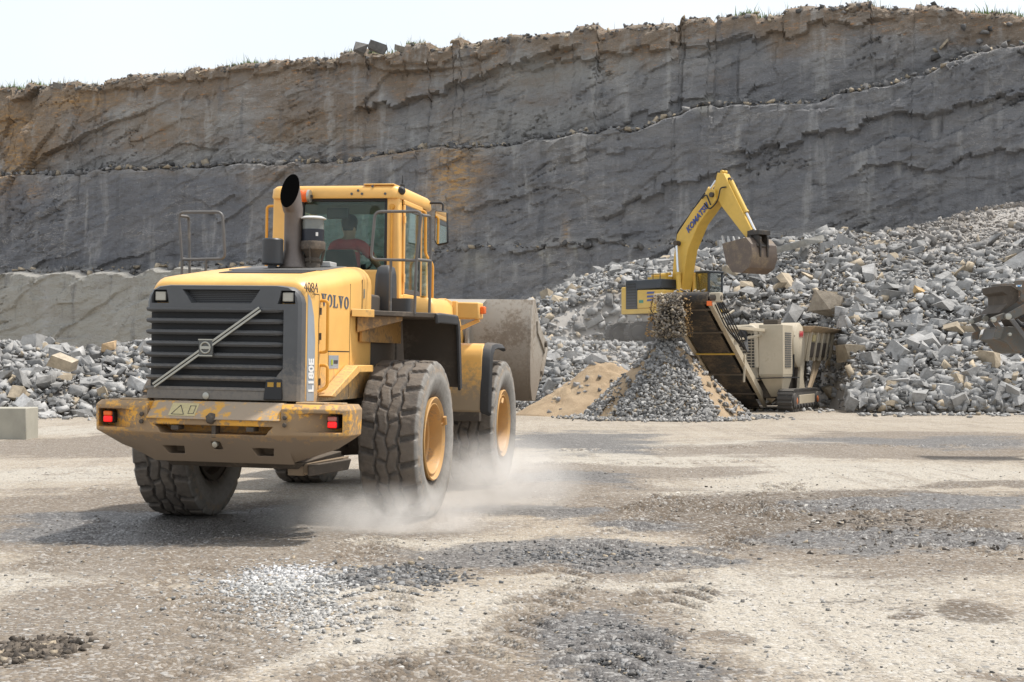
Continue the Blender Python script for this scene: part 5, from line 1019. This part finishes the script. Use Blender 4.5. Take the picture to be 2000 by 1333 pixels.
skin_body('shirt', [((0, 0, -.02), (.185, .145)), ((0, -.03, .16), (.168, .128)), ((0, -.03, .30), (.185, .125)), ((0, 0, .40), (.115, .095)), ((-.19, -.01, .37), .078), ((-.25, .06, .22), .064), ((.19, -.01, .37), .078), ((.305, .04, .22), .064)], [(0, 1), (1, 2), (2, 3), (3, 4), (4, 5), (3, 6), (6, 7)], M_SHIRT, pr)
skin_body('trousers', [((0, 0, -.02), (.19, .14)), ((-.10, .10, 0), .10), ((-.13, .42, .02), .087), ((-.13, .50, -.30), .062), ((.10, .10, 0), .10), ((.13, .42, .02), .087), ((.13, .50, -.30), .062)], [(0, 1), (1, 2), (2, 3), (0, 4), (4, 5), (5, 6)], M_TRS, pr)
MB().lathe([(.098, .0), (.104, .03), (.100, .075), (.075, .115), (.04, .132), (0, .136)], 24, (0, .03, .635), (.0, -.10, 1)).loft([[(x, y, .655+.004*k-.25*(y-.1)*0) for x, y in ((-.075, .10), (-.06, .17), (0, .205), (.06, .17), (.075, .10))] for k in (0, 2)]).build('cap', M_CAP, pr, 0, 50)
MB().lathe([(.088, -.035), (.094, .0), (.099, .05)], 20, (0, .028, .60), (0, -.1, 1), False).build('hair', M_CAP, pr, 0, 60)
# ================================================================== EXCAVATOR on the rubble bench
M_XY = paint('excavator_yellow', (.66, .42, .075), (.30, .25, .18), .35, .45, 1.8, .3, .4); M_XD = paint('excavator_dark', (.035, .042, .05), (.22, .2, .17), .3, .5, 2, .5, .4)
M_TRK = paint('dusty_track', (.06, .055, .05), (.20, .18, .15), .4, .8, 3, .6, .5); M_XB = paint('excavator_bucket', (.13, .10, .08), (.26, .20, .13), .6, .6, 2.2, .4, .5)
M_ROD = plain('chrome_rod', (.72, .73, .75), .2, .8, .05, 8, 0); M_BLU = plain('stripe_blue', (.05, .08, .26), .5)
EX_ = thing('excavator', 'yellow tracked excavator on the rubble lifting its toothed bucket above the crusher', 'excavator', (6.3, 57.0, 2.42), (0, 0, math.atan2(-.77, .64)))
# local: x forward along the boom, y to the machine's left, z up
ur = math.atan2(.25, .97)-math.atan2(-.77, .64); UM = Matrix.Rotation(ur, 4, 'Z')
def track(parent, M, y0, y1, x0, x1, h, name='track'):
    r = h/2; n = 10; poly = [(x1-r+r*math.sin(t), r-r*math.cos(t)) for t in (math.pi*k/n for k in range(n+1))]+[(x0+r-r*math.sin(t), r+r*math.cos(t)) for t in (math.pi*k/n for k in range(n+1))]
    mb = MB(); mb.prism([p for p in poly], 1, y0, y1)
    L_ = []; pts = poly+[poly[0]]
    acc = 0; step = .17; nxt = 0
    for (xa, za), (xb, zb) in zip(pts[:-1], pts[1:]):
        d = math.hypot(xb-xa, zb-za)
        while nxt <= acc+d and d > 1e-6:
            k = (nxt-acc)/d; x, z = xa+(xb-xa)*k, za+(zb-za)*k; tx, tz = (xb-xa)/d, (zb-za)/d
            mb.beam((x-tx*.06, y0-.02, z-tz*.06), (x-tx*.06, y1+.02, z-tz*.06), .10, .06, (-tz, 0, tx)); nxt += step
        acc += d
    mb.xf(M); t = mb.build(name, M_TRK, parent)
    fr_ = MB().box((x0+r*1.1, min(y0, y1)-.03, r*.62), (x1-r*1.1, max(y0, y1)+.03, r*1.38)); n_ = max(3, int((x1-x0)/.42))
    for k in range(n_): fr_.lathe([(.09, -.05), (.09, .05), (.03, .07), (0, .07)], 12, (x0+r+(x1-x0-2*r)*k/(n_-1), min(y0, y1)-.03, r*.5), (0, -1, 0))
    for x in (x0+r, x1-r): fr_.lathe([(r*.72, -.05), (r*.72, .03), (r*.3, .06), (0, .06)], 18, (x, min(y0, y1)-.02, r), (0, -1, 0))
    fr_.xf(M).build('track_frame', M_TRK, t, .01); return t
track(EX_, UM, -1.45, -.95, -2.1, 2.1, .85); track(EX_, UM, .95, 1.45, -2.1, 2.1, .85)
MB().box((-1.0, -1.0, .35), (1.0, 1.0, .8)).lathe([(.62, .8), (.62, 1.2), (0, 1.2)], 24).xf(UM).build('undercarriage', M_TRK, EX_, .02)
MB().prism([(-1.35, -1.1), (-1.25, -1.28), (.6, -1.28), (2.0, -1.28), (2.0, 1.28), (-1.25, 1.28), (-1.35, 1.1)], 2, 1.22, 1.42).build('deck', M_XY, EX_, .02)
MB().prism([(-1.45, -.9), (-1.3, -1.24), (-1.0, -1.26), (-1.0, 1.26), (-1.3, 1.24), (-1.45, .9)], 2, 1.25, 2.35).build('counterweight', M_XY, EX_, .05)
MB().box((-1.02, -1.26, 1.42), (-.35, -.6, 2.62)).box((-1.02, -1.26, 2.22), (1.0, .5, 2.60)).box((-1.02, -.6, 1.42), (.2, 1.26, 2.6)).build('engine_cover', M_XD, EX_, .04)
lv = MB()
for k in range(9): lv.box((-.95, -1.275, 1.5+k*.115), (-.42, -1.258, 1.55+k*.115))
lv.build('louvres', M_BLK, EX_)
sp = MB().hexa([(-.35, -1.27, 1.42), (1.2, -1.27, 1.42), (1.2, -.5, 1.42), (-.35, -.5, 1.42), (-.35, -1.27, 2.20), (1.15, -1.27, 2.16), (1.15, -.5, 2.16), (-.35, -.5, 2.20)]).build('side_panel', M_XY, EX_, .05)
for k in range(3): MB().hexa([(.22, -1.285, 1.72+k*.15), (.62, -1.285, 1.72+k*.15), (.62, -1.272, 1.72+k*.15), (.22, -1.272, 1.72+k*.15), (.26, -1.285, 1.80+k*.15), (.66, -1.285, 1.80+k*.15), (.66, -1.272, 1.80+k*.15), (.26, -1.272, 1.80+k*.15)]).build('blue_stripe', M_BLU, sp)
MB().box((-.22, -1.285, 1.66), (.02, -1.272, 1.78)).build('panel_mark', plain('mark_teal', (.05, .25, .16), .5), sp)
hr = MB()
for x in (-.3, .1, .5, .9): hr.tube([(x, -1.2, 2.6), (x, -1.2, 3.0)], .018, 6)
hr.tube([(-.3, -1.2, 3.0), (.9, -1.2, 3.0)], .018, 6).tube([(-.3, -1.2, 2.8), (.9, -1.2, 2.8)], .014, 6).build('handrail', M_XD, EX_)
MB().box((-.1, -.9, 2.6), (.9, -.5, 2.72)).tube([(0, -.7, 2.78), (.8, -.7, 2.78)], .09, 10).tube([(.0, -.5, 2.80), (.8, -.5, 2.84)], .06, 8).build('engine_pipes', M_XY, EX_)
# cab
cf = MB(); cx0, cx1, cy0, cy1, cz0, cz1 = .75, 2.05, .42, 1.28, 1.42, 2.95
for x in (cx0, cx1-.09):
    for y in (cy0, cy1-.09): cf.box((x, y, cz0), (x+.09, y+.09, cz1-.08))
cf.box((cx0, cy0, cz0), (cx1, cy1, cz0+.45)).build('cab_frame', M_XD, EX_, .02)
MB().box((cx0-.02, cy0-.02, cz1-.10), (cx1+.03, cy1+.02, cz1)).build('cab_roof', M_XD, EX_, .03)
MB().box((cx0+.09, cy0+.02, cz0+.45), (cx1-.09, cy0+.026, cz1-.1)).box((cx1-.035, cy0+.09, cz0+.45), (cx1-.029, cy1-.09, cz1-.1)).box((cx0+.09, cy1-.03, cz0+.45), (cx1-.09, cy1-.024, cz1-.1)).box((cx0+.02, cy0+.09, cz0+.45), (cx0+.026, cy1-.09, cz1-.1)).build('cab_glass', glass('excavator_glass', (.62, .78, .76), 1.1), EX_, 0, 0)
MB().box((1.0, .62, 1.8), (1.4, 1.1, 2.2)).box((1.0, .65, 2.2), (1.12, 1.07, 2.6)).build('cab_seat', M_BLK, EX_, .03)
# boom and arm
bo = [(.62, 1.62), (1.05, 1.50), (1.28, 2.2), (1.62, 3.75), (2.2, 4.75), (3.12, 5.62), (3.05, 6.05), (2.78, 6.10), (1.85, 5.30), (1.02, 4.42), (.86, 3.6)]
def plate(poly, y0, y1, name, mat, par, bv=.02): return MB().prism(poly, 1, y0, y1).build(name, mat, par, bv)
boom = plate(bo, -.36, .22, 'boom', M_XY, EX_, .025)
d_ = Vector((3.0-1.55, 0, 5.85-4.55)).normalized()
text('boom_lettering', 'KOMATSU', .34, M_BLU, boom, (2.22, -.385, 4.92), d_, (0, 0, 1), .006, .010, .92, font_shear=.2)
for p in ((.85, 1.65), (1.15, 4.05), (2.95, 5.85)): MB().lathe([(.10, -.40), (.10, .40)], 14, (p[0], -.07, p[1]), (0, 1, 0)).build('pin', M_GRIME, boom)
arm_p = [(2.88, 6.02), (3.08, 6.72), (3.42, 6.66), (3.78, 6.05), (4.95, 4.12), (4.98, 3.92), (4.74, 3.90), (4.45, 4.15), (3.28, 5.40)]
arm = plate(arm_p, -.24, .10, 'arm', M_XY, EX_, .02)
MB().lathe([(.07, -.14), (.07, .14)], 12, (3.28, -.07, 6.74), (0, 1, 0)).beam((3.28, -.07, 6.60), (3.28, -.07, 6.80), .10, .12, (1, 0, 0)).build('arm_lug', M_XY, arm)
def cyl(parent, a, b, y, r, frac=.6, nm='cylinder'):
    a = Vector((a[0], y, a[1])); b = Vector((b[0], y, b[1])); m_ = a.lerp(b, frac)
    c = MB().tube([a, m_], r, 14).tube([m_-(m_-a).normalized()*.08, m_], r*1.18, 14).build(nm, M_XY, parent, 0, 40)
    MB().tube([m_, b], r*.55, 12).build('rod', M_ROD, c, 0, 40); [MB().lathe([(r*1.1, -.08), (r*1.1, .08)], 12, q_, (0, 1, 0)).build('cylinder_eye', M_GRIME, c) for q_ in (a, b)]
cyl(EX_, (1.35, 1.45), (1.15, 4.05), -.52, .10, .55, 'boom_cylinder'); cyl(EX_, (1.35, 1.45), (1.15, 4.05), .38, .10, .55, 'boom_cylinder')
cyl(EX_, (1.25, 4.72), (2.98, 6.55), -.07, .11, .78, 'arm_cylinder'); cyl(EX_, (3.62, 6.38), (4.92, 4.22), -.07, .10, .62, 'bucket_cylinder')
hs = MB(); hs.tube(fillet([(2.55, -.40, 5.55), (2.85, -.44, 5.25), (3.25, -.40, 5.55), (3.35, -.35, 6.1), (3.6, -.3, 6.1)], .25, 5), .028, 6).tube(fillet([(2.45, -.42, 5.75), (2.75, -.5, 5.9), (2.9, -.42, 5.45)], .15, 5), .03, 6).tube(fillet([(.95, -.3, 4.2), (1.0, -.3, 4.55), (1.5, -.3, 5.0), (2.5, -.3, 5.98)], .15), .028, 6).build('hoses', M_BLK, EX_)
# bucket: two side plates, curved shell, teeth, linkage
xb = bpy.data.objects.new('bucket', None); col.objects.link(xb); xb.parent = EX_
po = [(4.98, 4.02), (5.24, 3.75), (5.30, 3.25), (5.14, 2.86), (4.78, 2.66), (4.30, 2.72), (3.98, 3.10), (3.78, 3.85)]
pi_ = [(3.84, 3.86), (4.04, 3.14), (4.33, 2.79), (4.78, 2.73), (5.08, 2.91), (5.23, 3.27), (5.17, 3.72), (4.94, 3.96)]
MB().loft([[(a, y, z) for a, z in po+pi_] for y in (-.72, .72)]).build('bucket_shell', M_XB, xb, .01, 35)
for y in (-.745, .705): MB().prism(po, 1, y, y+.04).build('side_plate', M_XB, xb, .008)
for k in range(5):
    y = -.64+.32*k; MB().hexa([(3.76, y-.07, 3.78), (3.88, y-.07, 3.80), (3.88, y+.07, 3.80), (3.76, y+.07, 3.78), (3.68, y-.035, 4.17), (3.72, y-.035, 4.18), (3.72, y+.035, 4.18), (3.68, y+.035, 4.17)]).build('tooth', plain('worn_tooth', (.45, .44, .42), .4, .5), xb, .01)
MB().prism([(4.70, 4.30), (5.0, 4.36), (5.34, 4.02), (5.34, 3.30), (5.10, 3.10), (4.95, 3.6), (4.66, 4.0)], 1, -.32, -.24).prism([(4.70, 4.30), (5.0, 4.36), (5.34, 4.02), (5.34, 3.30), (5.10, 3.10), (4.95, 3.6), (4.66, 4.0)], 1, .10, .18).box((4.75, -.4, 4.12), (5.35, .26, 4.30)).lathe([(.09, -.36), (.09, .36)], 12, (4.88, -.07, 4.02), (0, 1, 0)).lathe([(.09, -.36), (.09, .36)], 12, (5.2, -.07, 3.7), (0, 1, 0)).build('linkage', paint('greasy_black', (.035, .03, .025), (.13, .10, .07), .5, .5, 5), xb, .015)

# ================================================================== CRUSHER with discharge conveyor
M_SND = paint('sand_paint', (.46, .40, .30), (.33, .275, .2), .4, .55, 1.4, .6, .4); M_RUST = paint('rusty_liner', (.42, .32, .21), (.30, .19, .11), .45, .7, 2, .4, .5); M_BELT = paint('belt_rubber', (.035, .032, .03), (.14, .105, .07), .7, .85, 1.8, .3, .4)
CRH = thing('crusher', 'sand coloured tracked jaw crusher with raised discharge conveyor dropping stone on the cone', 'crusher', (8.25, 46.9, 0), (0, 0, R(-25)))
CX = -.52; T0 = Vector((CX, .75, .28)); T1 = Vector((CX-.02, -5.75, 3.62)); cdv = (T1-T0).normalized(); cup = Vector((0, -cdv.z, cdv.y)) if cdv.y > 0 else Vector((0, cdv.z, -cdv.y)); W2 = .60
cv = bpy.data.objects.new('conveyor', None); col.objects.link(cv); cv.parent = CRH
for s in (-1, 1): MB().beam(T0+V(s*(W2+.05), 0, 0)+cup*.02, T1+V(s*(W2+.05), 0, 0)+cup*.02, .08, .34, cup).beam(T0+V(s*(W2+.08), 0, 0)-cup*.14, T1+V(s*(W2+.08), 0, 0)-cup*.14, .14, .04, cup).build('side_rail', M_SND, cv, .008)
MB().beam(T0+cup*.16, T1+cup*.16, W2*2, .05, cup).beam(T0-cup*.17, T1-cup*.17, W2*1.7, .03, cup).build('belt', M_BELT, cv)
n = 5
for k in range(n):
    p = T0.lerp(T1, (k+.75)/n)-cup*.195; c = MB().beam(p-V(W2+.04, 0, 0), p+V(W2+.04, 0, 0), .07, .035, cup)
    c.build('cross_member', paint('dusty_member', (.13, .105, .08), (.11, .09, .07), .5, .7) if k != 2 else M_XY, cv, .004)
hd = MB().lathe([(.19, -W2-.05), (.19, W2+.05)], 24, T1-cup*.0, (1, 0, 0)).lathe([(.07, -W2-.40), (.07, W2+.34)], 12, T1, (1, 0, 0)).build('head_drum', M_BELT, cv, 0, 40)
for s in (-1, 1):
    MB().box(T1+V(s*(W2+.30)-.16, -.14, -.13), T1+V(s*(W2+.30)+.16, .16, .16)).build('drive_box', M_SND, cv, .03)
    MB().lathe([(.13, 0), (.13, .16), (.08, .2), (.08, .34), (0, .34)], 16, T1+V(s*(W2+.14), -.05, 0), (s, 0, 0)).build('drive_motor', M_GRIME, cv)
    MB().box(T1+V(s*(W2+.12)-.07, -.2, -.24), T1+V(s*(W2+.12)+.07, -.05, -.10)).build('orange_guard', M_ORG, cv, .01)
MB().tube(fillet([T1+V(-W2-.5, -.05, .0), T1+V(-W2-.62, 0, -.4), T1+V(-W2-.1, .1, -.62), T1+V(-W2+.0, .2, -.3)], .22, 5), .02, 6).build('drive_hose', M_BLK, cv)
hz = MB()
for k in range(5):
    o_ = V(.04*k, .05*k, .03*k); hz.tube(fillet([T0.lerp(T1, .93)+V(W2+.12, 0, .05)+o_, T0.lerp(T1, .78)+V(W2+.16+.05*k, 0, -.12-.06*k)+o_, T0.lerp(T1, .62)+V(W2+.35+.06*k, 0, -.15-.08*k), T0.lerp(T1, .55)+V(W2+.42, 0, .25+.04*k), T0.lerp(T1, .62)+V(W2+.3, .1, .35)], .35, 5), .022, 6)
hz.build('hose_bundle', M_BLK, cv)
MB().beam(T0.lerp(T1, .72)+V(W2+.12, 0, .1), V(.35, .3, 2.75), .10, .10).beam(T0.lerp(T1, .60)+V(W2+.1, 0, .1), V(.2, .2, 2.6), .07, .07).beam(T0.lerp(T1, .42)+V(W2+.12, 0, .25), T0.lerp(T1, .45)+V(W2+.14, 0, -.75), .06, .06, (0, 1, 0)).beam(T0.lerp(T1, .80)+V(W2+.1, 0, .1), T0.lerp(T1, .74)+V(W2+.35, 0, .55), .07, .05).build('conveyor_strut', M_SND, cv, .01)
MB().beam(T0.lerp(T1, .45)+V(-W2-.15, 0, .0), T0.lerp(T1, .62)+V(-W2-.15, 0, -.5), .14, .14).beam(T0.lerp(T1, .45)+V(-W2-.15, 0, 0), T0.lerp(T1, .40)+V(-W2-.15, 0, -.7), .1, .1).build('side_chute', M_GRIME, cv, .02)
p = []; n = 700; tt = rng.uniform(.35, 1.01, n); uu = np.clip(rng.normal(0, .26, n), -.5, .5)
for t_, u_ in zip(tt, uu): q = T0.lerp(T1, t_)+V(u_, 0, 0)+cup*(.22+.05*random.random()); p.append(tuple(q))
tag(scatter('stone_load', np.array(p), rng.uniform(.05, .15, n), CHIPS, M_CHIP, tints(n, (.3, .28, .25), .4, .15, .2), .3, cv), 'crushed stone riding on the belt', kind='stuff')
# body
bd_ = MB().box((-.75, .1, 1.05), (.10, 1.4, 2.85)).build('engine_house', M_SND, CRH, .03)
MB().hexa([(.15, -.1, 1.25), (.98, -.1, 1.25), (.98, 1.25, 1.25), (.15, 1.25, 1.25), (.15, -.1, 2.95), (.98, -.1, 2.95), (.98, 1.25, 2.95), (.15, 1.25, 2.95)]).hexa([(.45, .35, .50), (.80, .35, .50), (.80, 1.1, .50), (.45, 1.1, .50), (.15, -.1, 1.25), (.98, -.1, 1.25), (.98, 1.25, 1.25), (.15, 1.25, 1.25)]).build('power_box', M_SND, CRH, .02)
lv = MB()
for k in range(16): lv.box((.985, .15, 1.52+k*.075), (1.0, 1.0, 1.56+k*.075))
lv.build('side_louvres', M_GREY, CRH)
lv = MB(); 
for k in range(12):
    for q in range(4): lv.box((-.62+q*.16, .085, 1.5+k*.1), (-.50+q*.16, .098, 1.55+k*.1))
lv.build('louvres', M_BLK, CRH)
MB().tube(fillet([(-.8, -.05, 2.85), (-.1, -.05, 2.88), (.05, -.05, 2.75), (.08, -.05, 1.5)], .2, 5), .085, 12).tube([(-.45, -.02, 2.7), (-.62, -.3, 2.1)], .06, 10).build('air_pipe', M_SND, CRH)
MB().lathe([(.15, -.1), (.17, 0), (.15, .12), (.08, .16), (0, .16)], 16, (-.42, 0, 2.62), (0, -1, .1)).build('air_filter', M_BLK, CRH)
MB().box((.25, .1, 2.95), (.75, .6, 3.12)).build('exhaust_box', M_GRIME, CRH, .02)
MB().tube([(.99, 1.3, 1.2), (1.02, 1.3, 2.6)], .03, 8).tube([(-.5, -.15, 1.12), (1.02, -.15, 1.16)], .02, 6).tube([(1.02, -.15, 1.16), (1.05, 1.9, 1.15)], .02, 6).build('cable_runs', M_BLK, CRH)
dr_ = MB().lathe([(.0, -1.75), (.72, -1.75), (.78, -1.70), (.78, 0), (.70, .06), (.0, .08)], 36, (1.02, 1.98, 2.28), (1, 0, 0)).build('flywheel_guard', M_SND, CRH, 0, 40)
text('red_lettering', 'NW', .30, plain('letter_red', (.42, .03, .04), .5), dr_, (1.115, 1.98, 2.55), (0, 1, 0), (0, 0, 1), .004, .012)
hop = MB(); 
hop.hexa([(-1.25, 2.75, 1.75), (1.05, 2.75, 1.75), (1.05, 6.2, 1.75), (-1.25, 6.2, 1.75), (-1.45, 2.65, 2.75), (1.22, 2.65, 2.75), (1.22, 6.6, 2.75), (-1.45, 6.6, 2.75)]).build('hopper', M_SND, CRH, .02)
for k, b_ in enumerate((2.8, 3.75, 4.7, 5.65, 6.5)): MB().beam((1.10+.02, b_, 1.72), (1.27, b_, 2.75), .12, .10, (1, 0, 0)).build('hopper_rib', M_SND, CRH, .01)
for k, b_ in enumerate((2.98, 3.93, 4.88)): MB().hexa([(1.12, b_, 1.85), (1.14, b_, 1.85), (1.14, b_+.66, 1.85), (1.12, b_+.66, 1.85), (1.205, b_, 2.38), (1.225, b_, 2.38), (1.225, b_+.66, 2.38), (1.205, b_+.66, 2.38)]).build('hopper_recess', M_GRIME, CRH)
MB().hexa([(1.20, 3.2, 2.42), (1.24, 3.2, 2.42), (1.24, 3.62, 2.42), (1.20, 3.62, 2.42), (1.235, 3.2, 2.66), (1.275, 3.2, 2.66), (1.275, 3.62, 2.66), (1.235, 3.62, 2.66)]).build('notice_plate', M_STICK, CRH)
MB().hexa([(-1.55, 2.5, 2.74), (1.3, 2.5, 2.74), (1.3, 6.7, 2.74), (-1.55, 6.7, 2.74), (-1.75, 2.3, 2.98), (1.55, 2.35, 2.95), (1.6, 7.0, 2.90), (-1.75, 7.0, 2.98)]).build('hopper_rim', M_RUST, CRH, .03)
for s, a in ((1, .98), (-1, -1.4)):
    MB().prism([(2.0, .72), (2.9, .72), (2.65, 1.15), (2.9, 1.75), (3.5, 1.75), (3.2, 1.95), (2.0, 1.95), (2.25, 1.4)], 0, a-.05, a+.05).build('support_leg', M_SND, CRH, .01)
    MB().prism([(3.6, .72), (3.95, .72), (5.6, 1.75), (5.5, 1.95), (4.7, 1.95), (4.6, 1.75), (4.0, 1.0)], 0, a-.05, a+.05).build('support_leg', M_RUST, CRH, .01)
MB().box((-1.2, .4, .45), (.75, 4.2, 1.1)).box((-.9, 2.4, 1.0), (.7, 4.6, 1.8)).build('chassis', M_GRIME, CRH, .03)
Mz = Matrix.Rotation(R(90), 4, 'Z')
for a0 in (.80, -1.75):
    t = track(CRH, Mz, -(a0+.48), -a0, -.15, 4.0, .74)
for b_ in (.35, 3.5): MB().lathe([(.12, 0), (.12, .03), (.07, .05), (0, .05)], 18, (1.32, b_, .37), (1, 0, 0)).build('orange_hub', paint('hub_orange', (.5, .15, .05), (.25, .2, .15), .5, .6), CRH)
MB().box((1.285, .8, .26), (1.33, 3.1, .56)).build('track_guard', M_SND, CRH, .01)

# ================================================================== quick-coupler arm reaching in from the right
M_CPL = paint('rusty_grey_steel', (.115, .112, .10), (.20, .115, .06), .55, .6, 2.4, .3, .6)
YC = 25.0; kx = lambda zx: (1880+zx/7.41-1000)/F_PX*YC; kz = lambda zy: CAM_H+(HOR-530-zy/7.41)/F_PX*YC
AO = (kx(450), YC, 0)
ARM = thing('coupler_arm', 'rusty grey lift arm and quick coupler of a second loader entering at the right edge', 'loader arm', AO)
def kp(pts): return [(kx(a)-AO[0], kz(b_)) for a, b_ in pts]
def kplate(pts, y0, y1, name, mat=None, bv=.008, par=None): return MB().prism(kp(pts), 1, y0, y1).build(name, mat or M_CPL, par or ARM, bv)
for y in (-.62, .55):
    kplate([(575, 170), (640, 160), (3400, 130), (3400, 420), (1300, 420), (889, 390), (690, 470), (655, 440), (668, 330), (590, 262)], y, y+.05, 'arm_plate')
    kplate([(415, 640), (470, 620), (1000, 330), (3300, 200), (3300, 330), (1060, 470), (560, 700), (450, 720), (405, 690)], y-.06, y-.005, 'lift_arm')
    kplate([(225, 700), (260, 680), (420, 620), (460, 660), (440, 700), (290, 755), (240, 745)], y-.03, y+.03, 'link_bar')
    kplate([(265, 755), (330, 750), (415, 850), (400, 890), (370, 990), (280, 970), (285, 890), (340, 860)], y-.02, y+.02, 'hook_plate')
    kplate([(470, 720), (530, 705), (800, 1060), (810, 1100), (750, 1105)], y-.12, y-.065, 'tilt_link', M_GREY)
    for zx, zy, dy, r in ((458, 675, .06, .055), (262, 718, .03, .045), (790, 1088, .12, .05), (490, 925, .02, .03)): MB().lathe([(r, 0), (r, .05), (0, .055)], 14, (kx(zx)-AO[0], y-dy, kz(zy)), (0, -1, 0)).build('pin', M_MET, ARM)
kplate([(415, 228), (560, 225), (668, 300), (668, 445), (560, 520), (470, 570), (390, 620), (420, 570), (505, 490), (500, 360), (430, 322)], -.5, .5, 'coupler_hook', M_GRIME)
kplate([(440, 835), (500, 810), (889, 830), (1500, 800), (1500, 1000), (900, 1080), (870, 1170), (740, 1100), (745, 1170), (710, 1195), (580, 1165), (490, 1045), (370, 990), (420, 900)], -.52, .48, 'coupler_body')
kplate([(640, 700), (900, 560), (1500, 500), (1500, 760), (900, 850), (700, 800)], -.35, .35, 'arm_casting', M_GRIME, .02)
MB().tube(fillet([(kx(640)-AO[0], -.66, kz(690)), (kx(760)-AO[0], -.7, kz(630)), (kx(900)-AO[0], -.66, kz(585)), (kx(1200)-AO[0], -.6, kz(500))], .2), .022, 8).tube(fillet([(kx(640)-AO[0], -.5, kz(720)), (kx(700)-AO[0], -.66, kz(830)), (kx(830)-AO[0], -.68, kz(850)), (kx(1100)-AO[0], -.6, kz(800))], .2), .03, 8).tube(fillet([(kx(650)-AO[0], -.5, kz(740)), (kx(720)-AO[0], -.62, kz(790)), (kx(880)-AO[0], -.66, kz(790)), (kx(1100)-AO[0], -.6, kz(760))], .2), .026, 8).build('hoses', M_BLK, ARM)
pt = MB().box((kx(592)-AO[0], -.63, kz(255)), (kx(672)-AO[0], -.621, kz(228))).build('white_label', M_WHT, ARM); MB().tube([(kx(610)-AO[0], -.633, kz(238)), (kx(630)-AO[0], -.633, kz(248)), (kx(655)-AO[0], -.633, kz(236))], .012, 6).build('label_mark', plain('label_blue', (.08, .25, .5), .5), pt)
# the rest of that machine stands outside the frame: front frame and wheels carrying the arm
MB().box((2.6, -.6, .8), (5.6, .55, 2.6)).box((3.2, -.9, .7), (4.6, .85, 1.1)).build('front_frame', M_YELD, ARM, .05)
for y in (-1.25, 1.2):
    t = ty.copy(); col.objects.link(t); t.name = 'tyre'; t.parent = ARM; t.location = (3.9, y, .868); t.rotation_euler = (0, 0, R(-90 if y < 0 else 90))

# ================================================================== DUST
def dust(name, label, loc, rad, dens, nscale, lo, hi, colr=(.97, .95, .92), rot=0, power=1.3):
    me = MB().lathe([(math.sin(math.pi*k/16), -math.cos(math.pi*k/16)) for k in range(17)], 28, cap=False).mesh(name); o = bpy.data.objects.new(name, me); col.objects.link(o); o.location = loc; o.scale = rad; o.rotation_euler = (0, 0, rot)
    m = bpy.data.materials.new(name); m.use_nodes = True; nt = m.node_tree; nt.nodes.remove(nt.nodes['Principled BSDF'])
    co = nd(nt, 'ShaderNodeTexCoord').outputs['Object']; ln = nd(nt, 'ShaderNodeVectorMath', {0: co}, operation='LENGTH').outputs['Value']
    wp = nd(nt, 'ShaderNodeMapping', {'Vector': co, 'Scale': tuple(r/max(rad) for r in rad)}).outputs[0]
    n_ = noise(nt, wp, nscale, 5, .6, .6)
    fall = mt(nt, 'POWER', mt(nt, 'MAXIMUM', mt(nt, 'SUBTRACT', 1., mt(nt, 'ADD', ln, mt(nt, 'MULTIPLY', mt(nt, 'SUBTRACT', n_, .5), .9))), 0.), power)
    edge = ramp(nt, ln, .98, .75)
    d = mt(nt, 'MULTIPLY', mt(nt, 'MULTIPLY', mt(nt, 'MULTIPLY', fall, edge), ramp(nt, n_, lo, hi, .15, 1)), dens)
    pv = nd(nt, 'ShaderNodeVolumePrincipled', {'Color': c4(colr), 'Density': d, 'Anisotropy': .1}); nt.links.new(pv.outputs[0], nt.nodes['Material Output'].inputs['Volume'])
    me.materials.append(m); tag(o, label, 'dust', kind='stuff')
dust('dust_cloud', 'pale dust cloud whirling behind the right wheels of the loader', (-.15, 16.1, .34), (1.25, .9, .66), 3.4, 2.6, .35, .6)
dust('dust_wisp', 'thin dust wisps curling along the ground behind the right rear tyre', (-1.25, 14.1, .12), (1.6, .75, .44), 4.6, 3.4, .42, .62)
dust('dust_veil', 'faint dust drifting around the falling stone and excavator tracks', (3.6, 48.0, 2.6), (4.6, 3.2, 2.4), .045, 1.6, .3, .6)
